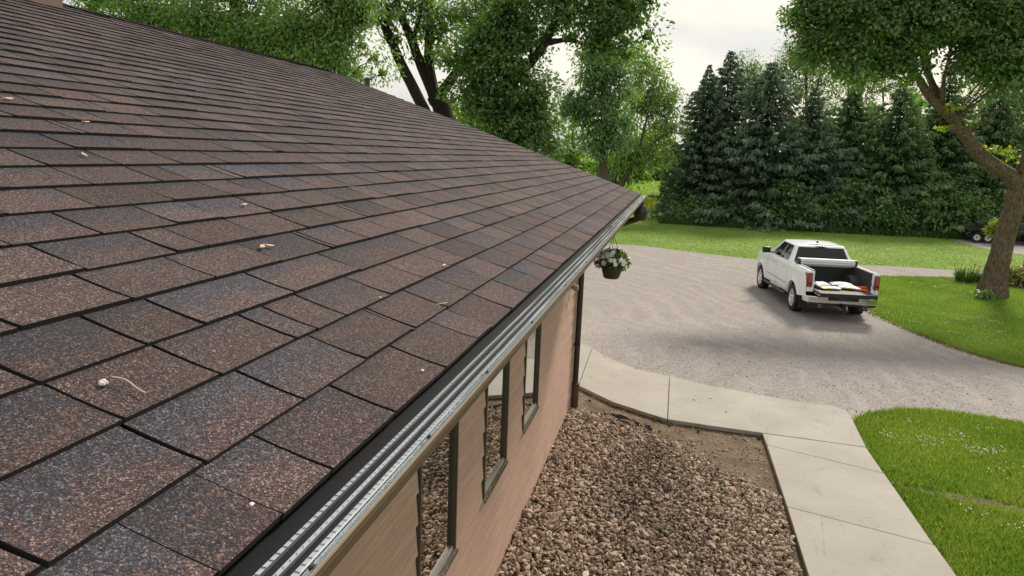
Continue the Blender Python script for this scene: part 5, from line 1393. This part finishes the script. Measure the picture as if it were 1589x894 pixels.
# post, wagon and bush at the gravel pad
mb = MB(); mb.bbox((-.075, -.075, -.2), (.075, .075, .80), .012); mb.add([(-.085, -.085, .80), (.085, -.085, .80), (.085, .085, .80), (-.085, .085, .80), (0, 0, .86)], [(0, 1, 2, 3), (0, 1, 4), (1, 2, 4), (2, 3, 4), (3, 0, 4)])
o = mb.build('fence_post', plain('red_brown_post', (.17, .075, .04), .8, .2, 10)); o.location = (16.15, 36.25, float(gz(36.25))); tag(o, 'short red-brown wooden post at the right edge of the lawn', 'post')
wg = empty('trailer', (18.6, 48.3, float(gz(48.3)) + .006), -.12); tag(wg, 'low black flatbed trailer on the gravel pad behind the leaning trunk', 'trailer')
MB().bbox((-.75, -.9, .62), (3.6, .9, .72), .02).build('deck', PB, wg)
mb = MB(); mb.box((-.75, -.95, .72), (3.6, -.90, .82)).box((-.75, .90, .72), (3.6, .95, .82)); mb.build('side_rail', PB, wg)
MB().tube([(3.6, 0, .55), (4.8, 0, .5)], .05, 6).build('drawbar', PB, wg)
WHM = plain('white_rim', (.70, .71, .72), .4)
for x_ in (-.35, .22, 2.75):
    for s in (-1, 1):
        w = empty('wheel'); w.parent = wg; w.location = (x_, s * .98, .31)
        MB().lathe([(.18, -.09), (.29, -.10), (.31, -.05), (.31, .05), (.29, .10), (.18, .09)], (0, 0, 0), 1, 18, False).build('tyre', RUB, w, True)
        MB().lathe([(.19, -.085), (.17, -.05), (.05, -.065), (.05, .065), (.17, .05), (.19, .085)], (0, 0, 0), 1, 14, False).build('rim', WHM, w, True)
    MB().box((x_ - .04, -.95, .28), (x_ + .04, .95, .36)).build('axle', PB, wg)
for s in (-1, 1):
    mb = MB(); mb.sheet([(-.75, .60), (-.6, .70), (.5, .70), (.62, .60)], 1, s * .98 - .12, s * .98 + .12); mb.build('mudguard', PB, wg)
bushy('young_shrub', 'pale yellow-green young shrub in front of the trailer wheels', 1546, 378, 46.5, [(1544, 352, 10, 9, 16), (1540, 362, 7, 7, 8)], L_YELLOW, .18, .10, 14, .22, None, 'shrub', r=.03)
# weeds in the joints
for i, (x, y, n_, h_, lab) in enumerate(((.47, 9.84, 26, .07, 'green weed at the soil edge left of the slab joint'), (.66, 9.72, 22, .06, 'green weed right below the slab joint'), (1.86, 9.63, 22, .07, 'green weed in the inner corner of the walk'), (.02, 12.2, 18, .06, 'small weed in the gravel at the curved walk edge'), (1.05, 9.62, 14, .05, 'tiny weed midway along the soil edge of the walk'), (3.34, 9.0, 26, .08, 'grass tuft overhanging the right edge of the walk'))):
    tuft('weed', x, y, n_, h_, .06, .006, LILY, lab, 'weed', None, 'weeds along the walk')
# dead leaves and twigs on the concrete
for i, (x, y, rz_, lab) in enumerate(((1.25, 10.9, .3, 'dead leaf crumb on the walk slab nearest the gravel'), (1.45, 10.35, 1.2, 'brown leaf crumb in the middle of the wide walk slab'), (1.0, 10.75, 2.2, 'brown leaf crumb just right of the walk joint'), (3.22, 8.55, .4, 'reddish dead leaf at the grass edge of the walk'))):
    mb = MB(); leafshape(.06, .022)(mb); o = mb.build('dead_leaf', plain('dead_leaf_brown', (.16, .10, .06), .8, .3, 40)); o.location = (x, y, .078); o.rotation_euler = (0, 0, rz_); tag(o, lab, 'leaf', 'dead leaves on the walk')

# slender pole rising behind the gable end
pp = at(570, 124, 12.6); mb = MB(); mb.tube([(0, 0, -.2), (0, 0, pp[2] - float(gz(pp[1])))], .05, 10); mb.lathe([(.06, 0), (.07, .02), (.02, .05)], (0, 0, pp[2] - float(gz(pp[1]))), 2, 10)
o = mb.build('pole', M['downspout'], None, True); o.location = (pp[0], pp[1], float(gz(pp[1]))); tag(o, 'thin dark pole top showing above the far roof edge', 'pole')
